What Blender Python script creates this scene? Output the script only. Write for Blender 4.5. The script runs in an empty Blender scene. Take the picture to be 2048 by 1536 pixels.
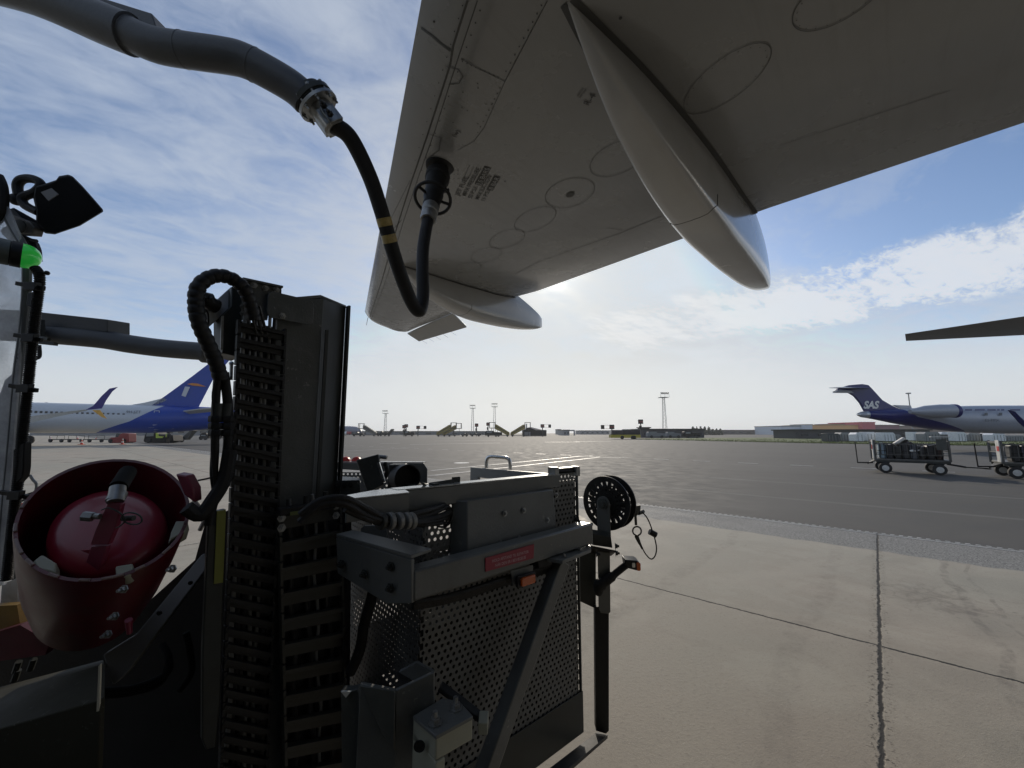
import bpy, bmesh, math, random
from mathutils import Vector, Matrix
random.seed(7)
R = math.radians
SC = bpy.context.scene
COL = SC.collection

# ------------------------------------------------------------------ camera
F = 810.0
PITCH = math.atan(98 / F)
CAM = Vector((0, 0, 1.6))
FW = Vector((0, math.cos(PITCH), math.sin(PITCH)))
UP = Vector((0, -math.sin(PITCH), math.cos(PITCH)))
RT = Vector((1, 0, 0))
cd = bpy.data.cameras.new('camera')
cd.sensor_width = 36
cd.lens = F / 2048 * 36
cd.clip_start = 0.02
cd.clip_end = 6000
cam = bpy.data.objects.new('camera', cd)
COL.objects.link(cam)
cam.location = CAM
cam.rotation_euler = (R(90) + PITCH, 0, 0)
SC.camera = cam

# ------------------------------------------------------------------ sun, sky, exposure
SUN_EL, SUN_AZ = R(22.5), R(6.0)          # azimuth clockwise from +Y
SUN_DIR = Vector((math.sin(SUN_AZ) * math.cos(SUN_EL), math.cos(SUN_AZ) * math.cos(SUN_EL), math.sin(SUN_EL)))
sd = bpy.data.lights.new('sun', 'SUN')
sd.energy = 4.2
sd.angle = R(0.6)
sd.color = (1.0, 0.90, 0.76)
sun = bpy.data.objects.new('sun', sd)
COL.objects.link(sun)
sun.rotation_euler = SUN_DIR.to_track_quat('Z', 'Y').to_euler()
SC.view_settings.view_transform = 'Standard'
SC.view_settings.look = 'None'
SC.view_settings.exposure = -0.5
SC.view_settings.gamma = 1
SC.render.engine = 'CYCLES'
SC.cycles.max_bounces = 8
SC.cycles.transparent_max_bounces = 12

W = bpy.data.worlds.new('World')
SC.world = W
W.use_nodes = True
nt = W.node_tree
nt.nodes.clear()
def N(tree, kind, **kw):
    n = tree.nodes.new(kind)
    for k, v in kw.items():
        if k.startswith('i_'):
            key = k[2:]
            n.inputs[int(key) if key.isdigit() else key].default_value = v
        else:
            setattr(n, k, v)
    return n
def L(tree, a, b): tree.links.new(a, b)
def math_n(t, op, a, b=None, clamp=False):
    n = N(t, 'ShaderNodeMath', operation=op, use_clamp=clamp)
    for i, v in enumerate((a, b)):
        if v is None: continue
        if isinstance(v, (int, float)): n.inputs[i].default_value = v
        else: L(t, v, n.inputs[i])
    return n.outputs[0]
def ramp_n(t, fac, stops, interp='LINEAR'):
    n = N(t, 'ShaderNodeValToRGB')
    n.color_ramp.interpolation = interp
    el = n.color_ramp.elements
    while len(el) < len(stops): el.new(0.5)
    for e, (p, c) in zip(el, stops):
        e.position = p
        e.color = (c, c, c, 1) if isinstance(c, (int, float)) else (*c, 1)
    if fac is not None: L(t, fac, n.inputs[0])
    return n.outputs[0]
def mix_n(t, fac, a, b, blend='MIX'):
    n = N(t, 'ShaderNodeMix', data_type='RGBA', blend_type=blend)
    n.clamp_factor = True
    for key, v in ((0, fac), (6, a), (7, b)):
        if isinstance(v, (int, float)) and key == 0: n.inputs[key].default_value = v
        elif isinstance(v, tuple): n.inputs[key].default_value = (*v, 1)
        else: L(t, v, n.inputs[key])
    return n.outputs[2]
def comb(t, x, y, z):
    n = N(t, 'ShaderNodeCombineXYZ')
    for i, v in enumerate((x, y, z)):
        if isinstance(v, (int, float)): n.inputs[i].default_value = v
        else: L(t, v, n.inputs[i])
    return n.outputs[0]
def noise_n(t, vec, scale, detail=4, rough=0.55, dist=0.0):
    n = N(t, 'ShaderNodeTexNoise')
    n.inputs['Scale'].default_value = scale
    n.inputs['Detail'].default_value = detail
    n.inputs['Roughness'].default_value = rough
    n.inputs['Distortion'].default_value = dist
    if vec is not None: L(t, vec, n.inputs['Vector'])
    return n.outputs['Fac']
def maprange(t, v, a, b, c=0.0, d=1.0, smooth=True):
    n = N(t, 'ShaderNodeMapRange', interpolation_type='SMOOTHSTEP' if smooth else 'LINEAR')
    L(t, v, n.inputs[0])
    for i, x in enumerate((a, b, c, d)): n.inputs[i + 1].default_value = x
    return n.outputs[0]

sky = N(nt, 'ShaderNodeTexSky', sky_type='NISHITA', sun_disc=False, sun_elevation=SUN_EL, sun_rotation=SUN_AZ,
        altitude=0, air_density=1.0, dust_density=0.7, ozone_density=1.5)
geo = N(nt, 'ShaderNodeTexCoord').outputs['Generated']
sep = N(nt, 'ShaderNodeSeparateXYZ'); L(nt, geo, sep.inputs[0])
sx, sy, sz = sep.outputs
zc = math_n(nt, 'MAXIMUM', sz, 0.0)
inv = math_n(nt, 'DIVIDE', 1.0, math_n(nt, 'ADD', zc, 0.10))
cu, cv = math_n(nt, 'MULTIPLY', sx, inv), math_n(nt, 'MULTIPLY', sy, inv)
# fine cirrus streaks, drawn out along one wind direction
ca, sa = math.cos(R(35)), math.sin(R(35))
ru = math_n(nt, 'ADD', math_n(nt, 'MULTIPLY', cu, ca), math_n(nt, 'MULTIPLY', cv, sa))
rv = math_n(nt, 'SUBTRACT', math_n(nt, 'MULTIPLY', cv, ca), math_n(nt, 'MULTIPLY', cu, sa))
v1 = comb(nt, math_n(nt, 'MULTIPLY', ru, 1.0), math_n(nt, 'MULTIPLY', rv, 1.5), 0.3)
n1 = noise_n(nt, v1, 2.0, 9, 0.58, 1.4)
v1b = comb(nt, cu, cv, 4.7)
n1b = noise_n(nt, v1b, 0.75, 5, 0.55, 0.5)
n1c = noise_n(nt, comb(nt, math_n(nt, 'MULTIPLY', ru, 1.3), math_n(nt, 'MULTIPLY', rv, 1.9), 7.3), 7.5, 6, 0.62, 0.5)
cir = maprange(nt, math_n(nt, 'ADD', math_n(nt, 'ADD', math_n(nt, 'MULTIPLY', n1, 0.44), math_n(nt, 'MULTIPLY', n1b, 0.34)), math_n(nt, 'MULTIPLY', n1c, 0.22)), 0.30, 0.62)
# lower band of broken cloud to the right of the sun
v2 = comb(nt, math_n(nt, 'MULTIPLY', ru, 0.8), math_n(nt, 'MULTIPLY', rv, 1.5), 2.1)
n2 = noise_n(nt, v2, 1.5, 10, 0.62, 0.35)
azr = math_n(nt, 'ARCTAN2', sx, sy)
elr = math_n(nt, 'ARCSINE', sz)
# the band's middle climbs to the right
mid = math_n(nt, 'ADD', math_n(nt, 'MULTIPLY', azr, 0.05), 0.235)
off = math_n(nt, 'ABSOLUTE', math_n(nt, 'SUBTRACT', elr, mid))
band = maprange(nt, off, 0.015, 0.085, 1.0, 0.0)
bright = maprange(nt, azr, 0.05, 0.32)
band = math_n(nt, 'MULTIPLY', band, bright)
gap = math_n(nt, 'MULTIPLY', math_n(nt, 'MULTIPLY', maprange(nt, azr, 0.12, 0.42), maprange(nt, math_n(nt, 'SUBTRACT', elr, mid), 0.02, 0.10)), 0.45)
cir = math_n(nt, 'SUBTRACT', cir, math_n(nt, 'MULTIPLY', gap, 1.6), True)
n2b = noise_n(nt, comb(nt, math_n(nt, 'MULTIPLY', ru, 2.4), math_n(nt, 'MULTIPLY', rv, 5.0), 9.1), 5.0, 6, 0.65, 0.4)
cum = maprange(nt, math_n(nt, 'ADD', math_n(nt, 'ADD', math_n(nt, 'MULTIPLY', n2, 0.62), math_n(nt, 'MULTIPLY', n2b, 0.46)), math_n(nt, 'MULTIPLY', band, 0.20)), 0.61, 0.76)
cum = math_n(nt, 'MULTIPLY', cum, maprange(nt, band, 0.05, 0.4))
low = maprange(nt, elr, 0.03, 0.26, 1.0, 0.0)          # milky air near the horizon
# closeness to the sun
dotn = N(nt, 'ShaderNodeVectorMath', operation='DOT_PRODUCT'); L(nt, geo, dotn.inputs[0]); dotn.inputs[1].default_value = SUN_DIR
sd0 = math_n(nt, 'MAXIMUM', dotn.outputs['Value'], 0.0)
g1 = math_n(nt, 'POWER', sd0, 8.0)
g2 = math_n(nt, 'POWER', sd0, 90.0)
g3 = math_n(nt, 'POWER', sd0, 900.0)
lit = math_n(nt, 'ADD', math_n(nt, 'ADD', math_n(nt, 'MULTIPLY', g1, 1.6), math_n(nt, 'MULTIPLY', g2, 3.2)), math_n(nt, 'ADD', math_n(nt, 'MULTIPLY', g3, 10.0), 8.6))
cl1 = N(nt, 'ShaderNodeVectorMath', operation='SCALE'); L(nt, mix_n(nt, g1, (0.78, 0.90, 1.10), (1.0, 0.99, 0.94)), cl1.inputs[0]); L(nt, lit, cl1.inputs['Scale'])
hzc = N(nt, 'ShaderNodeVectorMath', operation='SCALE'); L(nt, mix_n(nt, g1, (0.93, 0.98, 1.02), (1.0, 0.975, 0.88)), hzc.inputs[0])
L(nt, math_n(nt, 'ADD', math_n(nt, 'MULTIPLY', g1, 2.6), 10.6), hzc.inputs['Scale'])
smin = N(nt, 'ShaderNodeVectorMath', operation='MINIMUM'); L(nt, mix_n(nt, 1.0, sky.outputs[0], (1.25, 1.38, 1.60), 'MULTIPLY'), smin.inputs[0]); smin.inputs[1].default_value = (9.6, 10.6, 11.6)
skyt = smin.outputs[0]
c0 = mix_n(nt, math_n(nt, 'MULTIPLY', cir, 0.80), skyt, cl1.outputs[0])
c1 = mix_n(nt, math_n(nt, 'MULTIPLY', low, 0.92), c0, hzc.outputs[0])
c2 = mix_n(nt, math_n(nt, 'MULTIPLY', cum, 0.78), c1, mix_n(nt, 0.6, cl1.outputs[0], (13.4, 13.5, 13.5)))
bgn = N(nt, 'ShaderNodeBackground'); L(nt, c2, bgn.inputs[0]); bgn.inputs[1].default_value = 0.10
wo = N(nt, 'ShaderNodeOutputWorld'); L(nt, bgn.outputs[0], wo.inputs[0])

# ------------------------------------------------------------------ projection helpers (metres out of the photograph's pixels)
AZ = R(41.7)
A2 = Vector((math.sin(AZ), math.cos(AZ), 0))         # along the aircraft, nose to tail
S2 = Vector((-math.cos(AZ), math.sin(AZ), 0))        # along the wing, root to tip
Z3 = Vector((0, 0, 1))
def ray(px, py): return FW + RT * ((px - 1024) / F) + UP * ((768 - py) / F)
def ad(px, py, d): return CAM + ray(px, py) * d      # at forward depth d
def at(px, py, Y):
    r = ray(px, py); return CAM + r * (Y / r.y)
def onz(px, py, z=0.0):
    r = ray(px, py); return CAM + r * ((z - CAM.z) / r.z)
def onp(px, py, P, Nn):
    r = ray(px, py); return CAM + r * ((P - CAM).dot(Nn) / r.dot(Nn))
def V(*a): return Vector(a)
def AB(a, b, z=0.0): return A2 * a + S2 * b + Z3 * z

# ------------------------------------------------------------------ materials
MATS = {}
def mat(name, col, rough=0.5, metal=0.0, var=0.12, scale=6.0, bump=0.0, bscale=60.0, coat=0.0, spec=0.5, dirt=0.0, emit=None, trans=0.0, alpha=1.0, chips=0.0, streak=0.0):
    if name in MATS: return MATS[name]
    m = bpy.data.materials.new(name); m.use_nodes = True
    t = m.node_tree; b = t.nodes['Principled BSDF']
    tc = N(t, 'ShaderNodeTexCoord').outputs['Object']
    nz = noise_n(t, tc, scale, 5, 0.6)
    lo = tuple(c * (1 - var) for c in col); hi = tuple(min(1, c * (1 + var)) for c in col)
    c = mix_n(t, maprange(t, nz, 0.3, 0.7), lo, hi)
    if dirt:
        nd = noise_n(t, tc, scale * 0.45, 8, 0.7, 0.6)
        c = mix_n(t, math_n(t, 'MULTIPLY', maprange(t, nd, 0.5, 0.72), dirt), c, (0.035, 0.03, 0.024))
    if chips:
        nc = noise_n(t, tc, 55, 4, 0.7); nm = noise_n(t, tc, 5, 4, 0.6)
        k = math_n(t, 'MULTIPLY', maprange(t, nc, 0.62, 0.66), maprange(t, nm, 0.5, 0.62))
        c = mix_n(t, math_n(t, 'MULTIPLY', k, chips), c, (0.30, 0.29, 0.27))
        c = mix_n(t, math_n(t, 'MULTIPLY', maprange(t, noise_n(t, tc, 18, 6, 0.75, 1.0), 0.5, 0.8), chips * 0.35), c, (0.20, 0.185, 0.16))
    if streak:
        sp_ = N(t, 'ShaderNodeVectorMath', operation='DOT_PRODUCT'); L(t, tc, sp_.inputs[0]); sp_.inputs[1].default_value = (0.665, 0.747, 0)
        sq_ = N(t, 'ShaderNodeVectorMath', operation='DOT_PRODUCT'); L(t, tc, sq_.inputs[0]); sq_.inputs[1].default_value = (-0.747, 0.665, 0)
        ns = noise_n(t, comb(t, math_n(t, 'MULTIPLY', sp_.outputs['Value'], 0.5), math_n(t, 'MULTIPLY', sq_.outputs['Value'], 9.0), 0), 1.6, 7, 0.65, 0.4)
        c = mix_n(t, math_n(t, 'MULTIPLY', maprange(t, ns, 0.48, 0.72), streak), c, (0.075, 0.07, 0.06))
        c = mix_n(t, math_n(t, 'MULTIPLY', maprange(t, noise_n(t, tc, 14, 5, 0.8), 0.66, 0.72), streak), c, (0.04, 0.037, 0.03))
    L(t, c, b.inputs['Base Color'])
    L(t, maprange(t, nz, 0.2, 0.8, max(0.02, rough * 0.8), min(1, rough * 1.2)), b.inputs['Roughness'])
    b.inputs['Metallic'].default_value = metal
    b.inputs['Specular IOR Level'].default_value = spec
    if coat: b.inputs['Coat Weight'].default_value = coat; b.inputs['Coat Roughness'].default_value = 0.12
    if trans: b.inputs['Transmission Weight'].default_value = trans
    if alpha < 1: b.inputs['Alpha'].default_value = alpha
    if bump:
        nb = noise_n(t, tc, bscale, 4, 0.6)
        bn = N(t, 'ShaderNodeBump'); bn.inputs['Strength'].default_value = bump; bn.inputs['Distance'].default_value = 0.01
        L(t, nb, bn.inputs['Height']); L(t, bn.outputs[0], b.inputs['Normal'])
    if emit:
        b.inputs['Emission Color'].default_value = (*emit[0], 1); b.inputs['Emission Strength'].default_value = emit[1]
    MATS[name] = m
    return m

# ------------------------------------------------------------------ mesh building
class MB:
    def __init__(s): s.v = []; s.f = []
    def add(s, vs, fs):
        o = len(s.v); s.v += [Vector(v) for v in vs]; s.f += [tuple(o + i for i in f) for f in fs]; return s
    def quad(s, a, b, c, d): return s.add([a, b, c, d], [(0, 1, 2, 3)])
    def obox(s, c, x, y, z):                       # centre and three half axes
        c, x, y, z = map(Vector, (c, x, y, z))
        vs = [c + x * i + y * j + z * k for k in (-1, 1) for j in (-1, 1) for i in (-1, 1)]
        return s.add(vs, [(0, 2, 3, 1), (4, 5, 7, 6), (0, 1, 5, 4), (2, 6, 7, 3), (0, 4, 6, 2), (1, 3, 7, 5)])
    def box(s, x0, x1, y0, y1, z0, z1):
        return s.obox(((x0 + x1) / 2, (y0 + y1) / 2, (z0 + z1) / 2), ((x1 - x0) / 2, 0, 0), (0, (y1 - y0) / 2, 0), (0, 0, (z1 - z0) / 2))
    def prism(s, pts, off):                        # polygon extruded by off
        n = len(pts); off = Vector(off); pts = [Vector(p) for p in pts]
        vs = pts + [p + off for p in pts]
        fs = [tuple(range(n))[::-1], tuple(range(n, 2 * n))] + [(i, (i + 1) % n, n + (i + 1) % n, n + i) for i in range(n)]
        return s.add(vs, fs)
    def beam(s, a, b, w, h, up=Z3):                # box between two points, w across, h along up
        a, b = Vector(a), Vector(b); d = b - a; x = d.normalized(); y = Vector(up).cross(x)
        if y.length < 1e-4: y = Vector((1, 0, 0)).cross(x)
        y.normalize(); z = x.cross(y)
        return s.obox((a + b) / 2, d / 2, y * (w / 2), z * (h / 2))
    def tube(s, pts, r, n=12, cap=True, ring=False):
        pts = [Vector(p) for p in pts]; k = len(pts)
        rr = r if isinstance(r, (list, tuple)) else [r] * k
        vs, fs = [], []; prev = None
        for i, p in enumerate(pts):
            if ring: t = (pts[(i + 1) % k] - pts[i - 1]).normalized()
            else: t = (pts[min(i + 1, k - 1)] - pts[max(i - 1, 0)]).normalized()
            if prev is None:
                u = t.cross(Z3 if abs(t.z) < 0.9 else Vector((1, 0, 0))).normalized()
            else:
                u = (prev - t * prev.dot(t)).normalized()
            prev = u; w = t.cross(u)
            for j in range(n):
                a = 2 * math.pi * j / n
                vs.append(p + (u * math.cos(a) + w * math.sin(a)) * rr[i])
        for i in range(k if ring else k - 1):
            for j in range(n):
                a, b = i * n + j, i * n + (j + 1) % n
                i2 = (i + 1) % k
                fs.append((a, b, i2 * n + (j + 1) % n, i2 * n + j))
        if cap and not ring: fs += [tuple(range(n))[::-1], tuple(range((k - 1) * n, k * n))]
        return s.add(vs, fs)
    def cyl(s, a, b, r, n=16, r2=None): return s.tube([a, b], [r, r if r2 is None else r2], n)
    def lathe(s, c, ax, prof, n=24, caps=True):    # prof: (radius, height) pairs
        c, ax = Vector(c), Vector(ax).normalized()
        u = ax.cross(Z3 if abs(ax.z) < 0.9 else Vector((1, 0, 0))).normalized(); w = ax.cross(u)
        vs = [c + ax * h + (u * math.cos(2 * math.pi * j / n) + w * math.sin(2 * math.pi * j / n)) * r for r, h in prof for j in range(n)]
        fs = [(i * n + j, i * n + (j + 1) % n, (i + 1) * n + (j + 1) % n, (i + 1) * n + j) for i in range(len(prof) - 1) for j in range(n)]
        if caps: fs += [tuple(range(n))[::-1], tuple(range((len(prof) - 1) * n, len(prof) * n))]
        return s.add(vs, fs)
    def loft(s, rings, caps=True, close=True):
        n = len(rings[0]); vs = [p for r in rings for p in r]
        m = n if close else n - 1
        fs = [(i * n + j, i * n + (j + 1) % n, (i + 1) * n + (j + 1) % n, (i + 1) * n + j) for i in range(len(rings) - 1) for j in range(m)]
        if caps: fs += [tuple(range(n))[::-1], tuple(range((len(rings) - 1) * n, len(rings) * n))]
        return s.add(vs, fs)
    def ball(s, c, r, n=12, sq=(1, 1, 1)):
        c = Vector(c); vs, fs = [], []; m = n // 2
        for i in range(m + 1):
            th = math.pi * i / m
            for j in range(n):
                a = 2 * math.pi * j / n
                vs.append(c + Vector((math.sin(th) * math.cos(a) * sq[0], math.sin(th) * math.sin(a) * sq[1], math.cos(th) * sq[2])) * r)
        for i in range(m):
            for j in range(n): fs.append((i * n + j, (i + 1) * n + j, (i + 1) * n + (j + 1) % n, i * n + (j + 1) % n))
        return s.add(vs, fs)
    def bolt(s, c, ax, r=0.008, h=0.006):
        ax = Vector(ax).normalized(); c = Vector(c)
        s.lathe(c, ax, [(r * 1.5, 0), (r * 1.5, h * .25), (r, h * .25), (r, h), (r * .55, h), (r * .55, h * 1.7)], 6); return s
    def build(s, name, m, parent=None, bevel=0.0, smooth=0.6, clean=True):
        me = bpy.data.meshes.new(name)
        me.from_pydata([tuple(v) for v in s.v], [], s.f)
        if clean:
            bm = bmesh.new(); bm.from_mesh(me)
            bmesh.ops.remove_doubles(bm, verts=bm.verts, dist=1e-5)
            bmesh.ops.recalc_face_normals(bm, faces=bm.faces)
            bm.to_mesh(me); bm.free()
        me.update()
        if smooth: me.shade_smooth(); me.set_sharp_from_angle(angle=smooth)
        me.materials.append(m)
        o = bpy.data.objects.new(name, me); COL.objects.link(o)
        if parent is not None:
            o.parent = parent
            o.matrix_parent_inverse = base_matrix(parent).inverted()
        if bevel:
            md = o.modifiers.new('bevel', 'BEVEL'); md.width = bevel; md.segments = 2; md.limit_method = 'ANGLE'; md.angle_limit = R(40)
            md.harden_normals = False
        return o
BASE = {}
def base_matrix(o):
    if o.name in BASE: return BASE[o.name]
    return Matrix.Identity(4)
def tag(o, label=None, cat=None, group=None, kind=None):
    if label: o['label'] = label
    if cat: o['category'] = cat
    if group: o['group'] = group
    if kind: o['kind'] = kind
    return o
def thing(name, label, cat, loc=(0, 0, 0), group=None):
    o = bpy.data.objects.new(name, None); COL.objects.link(o)
    o.location = loc; o.empty_display_size = 0.2
    BASE[o.name] = Matrix.Translation(Vector(loc))
    return tag(o, label, cat, group)
def copy_thing(root, loc, label, rotz=0.0):
    def cp(o, par):
        c = o.copy(); COL.objects.link(c)
        if par is not None: c.parent = par; c.matrix_parent_inverse = o.matrix_parent_inverse.copy()
        for ch in [x for x in bpy.data.objects if x.parent == o]: cp(ch, c)
        return c
    r = cp(root, None); r.location = loc; r.rotation_euler = (0, 0, rotz); r['label'] = label
    return r
def text_mb(mb, s, O, X, Y, size=1.0, shear=0.0, bold=0.0, xs=1.0, align='LEFT'):
    """flat letters laid on a surface: O lower left, X and Y unit directions"""
    cu = bpy.data.curves.new('t', 'FONT'); cu.body = s; cu.size = 1.0; cu.shear = shear; cu.offset = bold; cu.align_x = align; cu.resolution_u = 4
    ob = bpy.data.objects.new('t', cu); COL.objects.link(ob)
    dg = bpy.context.evaluated_depsgraph_get(); dg.update()
    me = bpy.data.meshes.new_from_object(ob.evaluated_get(dg))
    vs = [O + X * (v.co.x * size * xs) + Y * (v.co.y * size) for v in me.vertices]
    fs = [tuple(p.vertices) for p in me.polygons]
    mb.add(vs, fs)
    bpy.data.objects.remove(ob); bpy.data.meshes.remove(me); bpy.data.curves.remove(cu)
    return mb
def bez(pts, n=8):
    """Catmull-Rom through the points"""
    P = [Vector(p) for p in pts]; out = []
    for i in range(len(P) - 1):
        p0 = P[max(i - 1, 0)]; p1 = P[i]; p2 = P[i + 1]; p3 = P[min(i + 2, len(P) - 1)]
        for k in range(n):
            t = k / n
            out.append(0.5 * ((2 * p1) + (p2 - p0) * t + (2 * p0 - 5 * p1 + 4 * p2 - p3) * t * t + (3 * p1 - p0 - 3 * p2 + p3) * t ** 3))
    out.append(P[-1]); return out
def interp(x, xs, ys):
    if x <= xs[0]: return ys[0] + (ys[1] - ys[0]) / (xs[1] - xs[0]) * (x - xs[0])
    for i in range(len(xs) - 1):
        if x <= xs[i + 1] or i == len(xs) - 2:
            return ys[i] + (ys[i + 1] - ys[i]) / (xs[i + 1] - xs[i]) * (x - xs[i])

M_WHITE = mat('white paint', (0.72, 0.72, 0.70), 0.35, coat=0.3)
M_WING = mat('wing paint', (0.208, 0.210, 0.203), 0.26, streak=0.12, var=0.06, scale=1.6, coat=0.35, bump=0.03, bscale=5, dirt=0.10)
M_SEAM = mat('dark sealant', (0.05, 0.05, 0.047), 0.7)
M_GAP = mat('panel gap', (0.075, 0.075, 0.07), 0.7)
M_GREY = mat('grey machine paint', (0.070, 0.075, 0.070), 0.42, spec=.38, var=0.14, scale=9, bump=0.12, bscale=140, dirt=0.35, chips=0.5)
M_GREYD = mat('dark grey machine paint', (0.030, 0.033, 0.030), 0.5, spec=.32, var=0.2, scale=9, dirt=0.4)
M_BLACK = mat('black steel', (0.013, 0.013, 0.013), 0.55, spec=.25, var=0.3, bump=0.1, bscale=90)
M_RUB = mat('black rubber', (0.012, 0.0115, 0.011), 0.62, spec=.28, var=0.3, bump=0.25, bscale=160, chips=0.10)
M_PLAST = mat('black plastic', (0.012, 0.012, 0.012), 0.48, var=0.3, chips=0.12, spec=.3)
M_GALV = mat('galvanised steel', (0.26, 0.265, 0.26), 0.42, metal=0.8, var=0.2, scale=30, dirt=0.3)
M_ALU = mat('bare aluminium', (0.6, 0.61, 0.61), 0.3, metal=1.0, var=0.12, scale=25)
M_PIPE = mat('blue grey pipe paint', (0.06, 0.064, 0.068), 0.45, spec=.35, var=0.1, scale=7, bump=0.15, bscale=60, dirt=0.2)
M_RED = mat('red lacquer', (0.085, 0.003, 0.009), 0.42, var=0.25, scale=8, coat=0.1, dirt=0.45, chips=0.25)
M_PINK = mat('faded red plastic', (0.17, 0.02, 0.045), 0.45, var=0.15)
M_YEL = mat('yellow strip', (0.17, 0.18, 0.02), 0.5, var=0.1)
M_IVORY = mat('ivory plastic', (0.27, 0.27, 0.21), 0.55, var=0.1)
M_TYRE = mat('tyre rubber', (0.02, 0.02, 0.02), 0.8, var=0.2)
M_MATTE = mat('matte black', (0.008, 0.008, 0.008), 0.9, spec=0.1)
M_LABEL = mat('paper label', (0.6, 0.6, 0.56), 0.6, dirt=0.3)
# ------------------------------------------------------------------ ground
def ab(p): return p.dot(A2), p.dot(S2)
a_edge = ab(onz(1290, 1010))[0]
j_b = ab(onz(1758, 1200))[1]
j_a = ab(onz(1500, 1226))[0]
def ground_mat(name, kind):
    m = bpy.data.materials.new(name); m.use_nodes = True
    t = m.node_tree; b = t.nodes['Principled BSDF']
    tc = N(t, 'ShaderNodeTexCoord').outputs['Object']
    d1 = N(t, 'ShaderNodeVectorMath', operation='DOT_PRODUCT'); L(t, tc, d1.inputs[0]); d1.inputs[1].default_value = A2
    d2 = N(t, 'ShaderNodeVectorMath', operation='DOT_PRODUCT'); L(t, tc, d2.inputs[0]); d2.inputs[1].default_value = S2
    a, bb = d1.outputs['Value'], d2.outputs['Value']
    fine = noise_n(t, tc, 45, 5, 0.75)
    grit = noise_n(t, tc, 160, 3, 0.7)
    med = noise_n(t, tc, 1.6, 7, 0.65, 0.4)
    big = noise_n(t, tc, 0.18, 5, 0.6)
    stre = noise_n(t, comb(t, math_n(t, 'MULTIPLY', a, 3.0), math_n(t, 'MULTIPLY', bb, 0.12), 0), 1.2, 6, 0.6, 0.3)
    if kind == 'concrete':
        c = mix_n(t, maprange(t, med, 0.25, 0.75), (0.285, 0.243, 0.193), (0.40, 0.35, 0.285))
        c = mix_n(t, maprange(t, big, 0.35, 0.65), c, mix_n(t, 0.5, c, (0.26, 0.27, 0.225)))
        c = mix_n(t, math_n(t, 'MULTIPLY', maprange(t, fine, 0.5, 0.75), 0.5), c, (0.16, 0.14, 0.12))
        c = mix_n(t, math_n(t, 'MULTIPLY', maprange(t, grit, 0.62, 0.74), 0.5), c, (0.55, 0.53, 0.5))
        c = mix_n(t, math_n(t, 'MULTIPLY', maprange(t, noise_n(t, tc, 0.9, 8, 0.7, 1.0), 0.60, 0.72), 0.28), c, (0.19, 0.16, 0.13))
        # tyre tracks along the stand, oil spots and old stains
        wav = math_n(t, 'MULTIPLY', math_n(t, 'SUBTRACT', noise_n(t, tc, 0.5, 3), 0.5), 0.5)
        for b0, wd, k in ((j_b - 0.62, 0.045, .5), (j_b - 0.80, 0.02, .4), (j_b + 0.42, 0.10, .28), (j_b - 2.1, 0.13, .3), (j_b - 2.5, 0.03, .3), (j_b + 3.1, 0.14, .35), (j_b + 1.7, 0.10, .3)):
            tr_ = maprange(t, math_n(t, 'ABSOLUTE', math_n(t, 'SUBTRACT', math_n(t, 'ADD', bb, wav), b0)), wd * .5, wd, 1.0, 0.0)
            c = mix_n(t, math_n(t, 'MULTIPLY', math_n(t, 'MULTIPLY', tr_, maprange(t, noise_n(t, tc, 7, 5, 0.7), 0.35, 0.7)), k), c, (0.12, 0.105, 0.09))
        vs_ = N(t, 'ShaderNodeTexVoronoi'); vs_.inputs['Scale'].default_value = 0.55; L(t, tc, vs_.inputs['Vector'])
        sp0 = maprange(t, math_n(t, 'ADD', vs_.outputs['Distance'], math_n(t, 'MULTIPLY', math_n(t, 'SUBTRACT', noise_n(t, tc, 5, 6, 0.75, 1.5), 0.5), 0.9)), 0.05, 0.32, 1.0, 0.0)
        c = mix_n(t, math_n(t, 'MULTIPLY', sp0, 0.55), c, (0.11, 0.092, 0.075))
        v2_ = N(t, 'ShaderNodeTexVoronoi'); v2_.inputs['Scale'].default_value = 3.1; L(t, tc, v2_.inputs['Vector'])
        c = mix_n(t, math_n(t, 'MULTIPLY', maprange(t, math_n(t, 'ADD', v2_.outputs['Distance'], math_n(t, 'MULTIPLY', noise_n(t, tc, 11, 4, .7), .25)), 0.13, 0.19, 1.0, 0.0), 0.5), c, (0.09, 0.08, 0.07))
        c = mix_n(t, math_n(t, 'MULTIPLY', maprange(t, noise_n(t, tc, 0.45, 6, 0.6, 2.0), 0.50, 0.56), 0.14), c, (0.45, 0.43, 0.36))
        # slab joints with crumbling edges
        wob = math_n(t, 'MULTIPLY', math_n(t, 'SUBTRACT', noise_n(t, tc, 9, 5, 0.7), 0.5), 0.05)
        def joint(v, off, period, w, soft):
            x = math_n(t, 'ADD', math_n(t, 'SUBTRACT', v, off), wob)
            x = math_n(t, 'ABSOLUTE', math_n(t, 'SUBTRACT', x, math_n(t, 'MULTIPLY', math_n(t, 'ROUND', math_n(t, 'DIVIDE', x, period)), period)))
            return maprange(t, x, w, w + soft, 1.0, 0.0)
        ja = joint(a, j_a, 6.1, 0.007, 0.009)
        jb = joint(bb, j_b, 7.4, 0.006, 0.010)
        blot = math_n(t, 'MULTIPLY', joint(bb, j_b, 7.4, 0.02, 0.06), maprange(t, noise_n(t, tc, 38, 5, 0.75), 0.55, 0.62))
        jj = math_n(t, 'MAXIMUM', math_n(t, 'MAXIMUM', ja, jb), math_n(t, 'MULTIPLY', blot, 0.8))
        # coarse washed band next to the asphalt
        edge = math_n(t, 'ADD', a, math_n(t, 'MULTIPLY', math_n(t, 'SUBTRACT', noise_n(t, tc, 3, 4, 0.6), 0.5), 0.25))
        bandm = maprange(t, edge, a_edge - 1.38, a_edge - 1.28)
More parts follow.
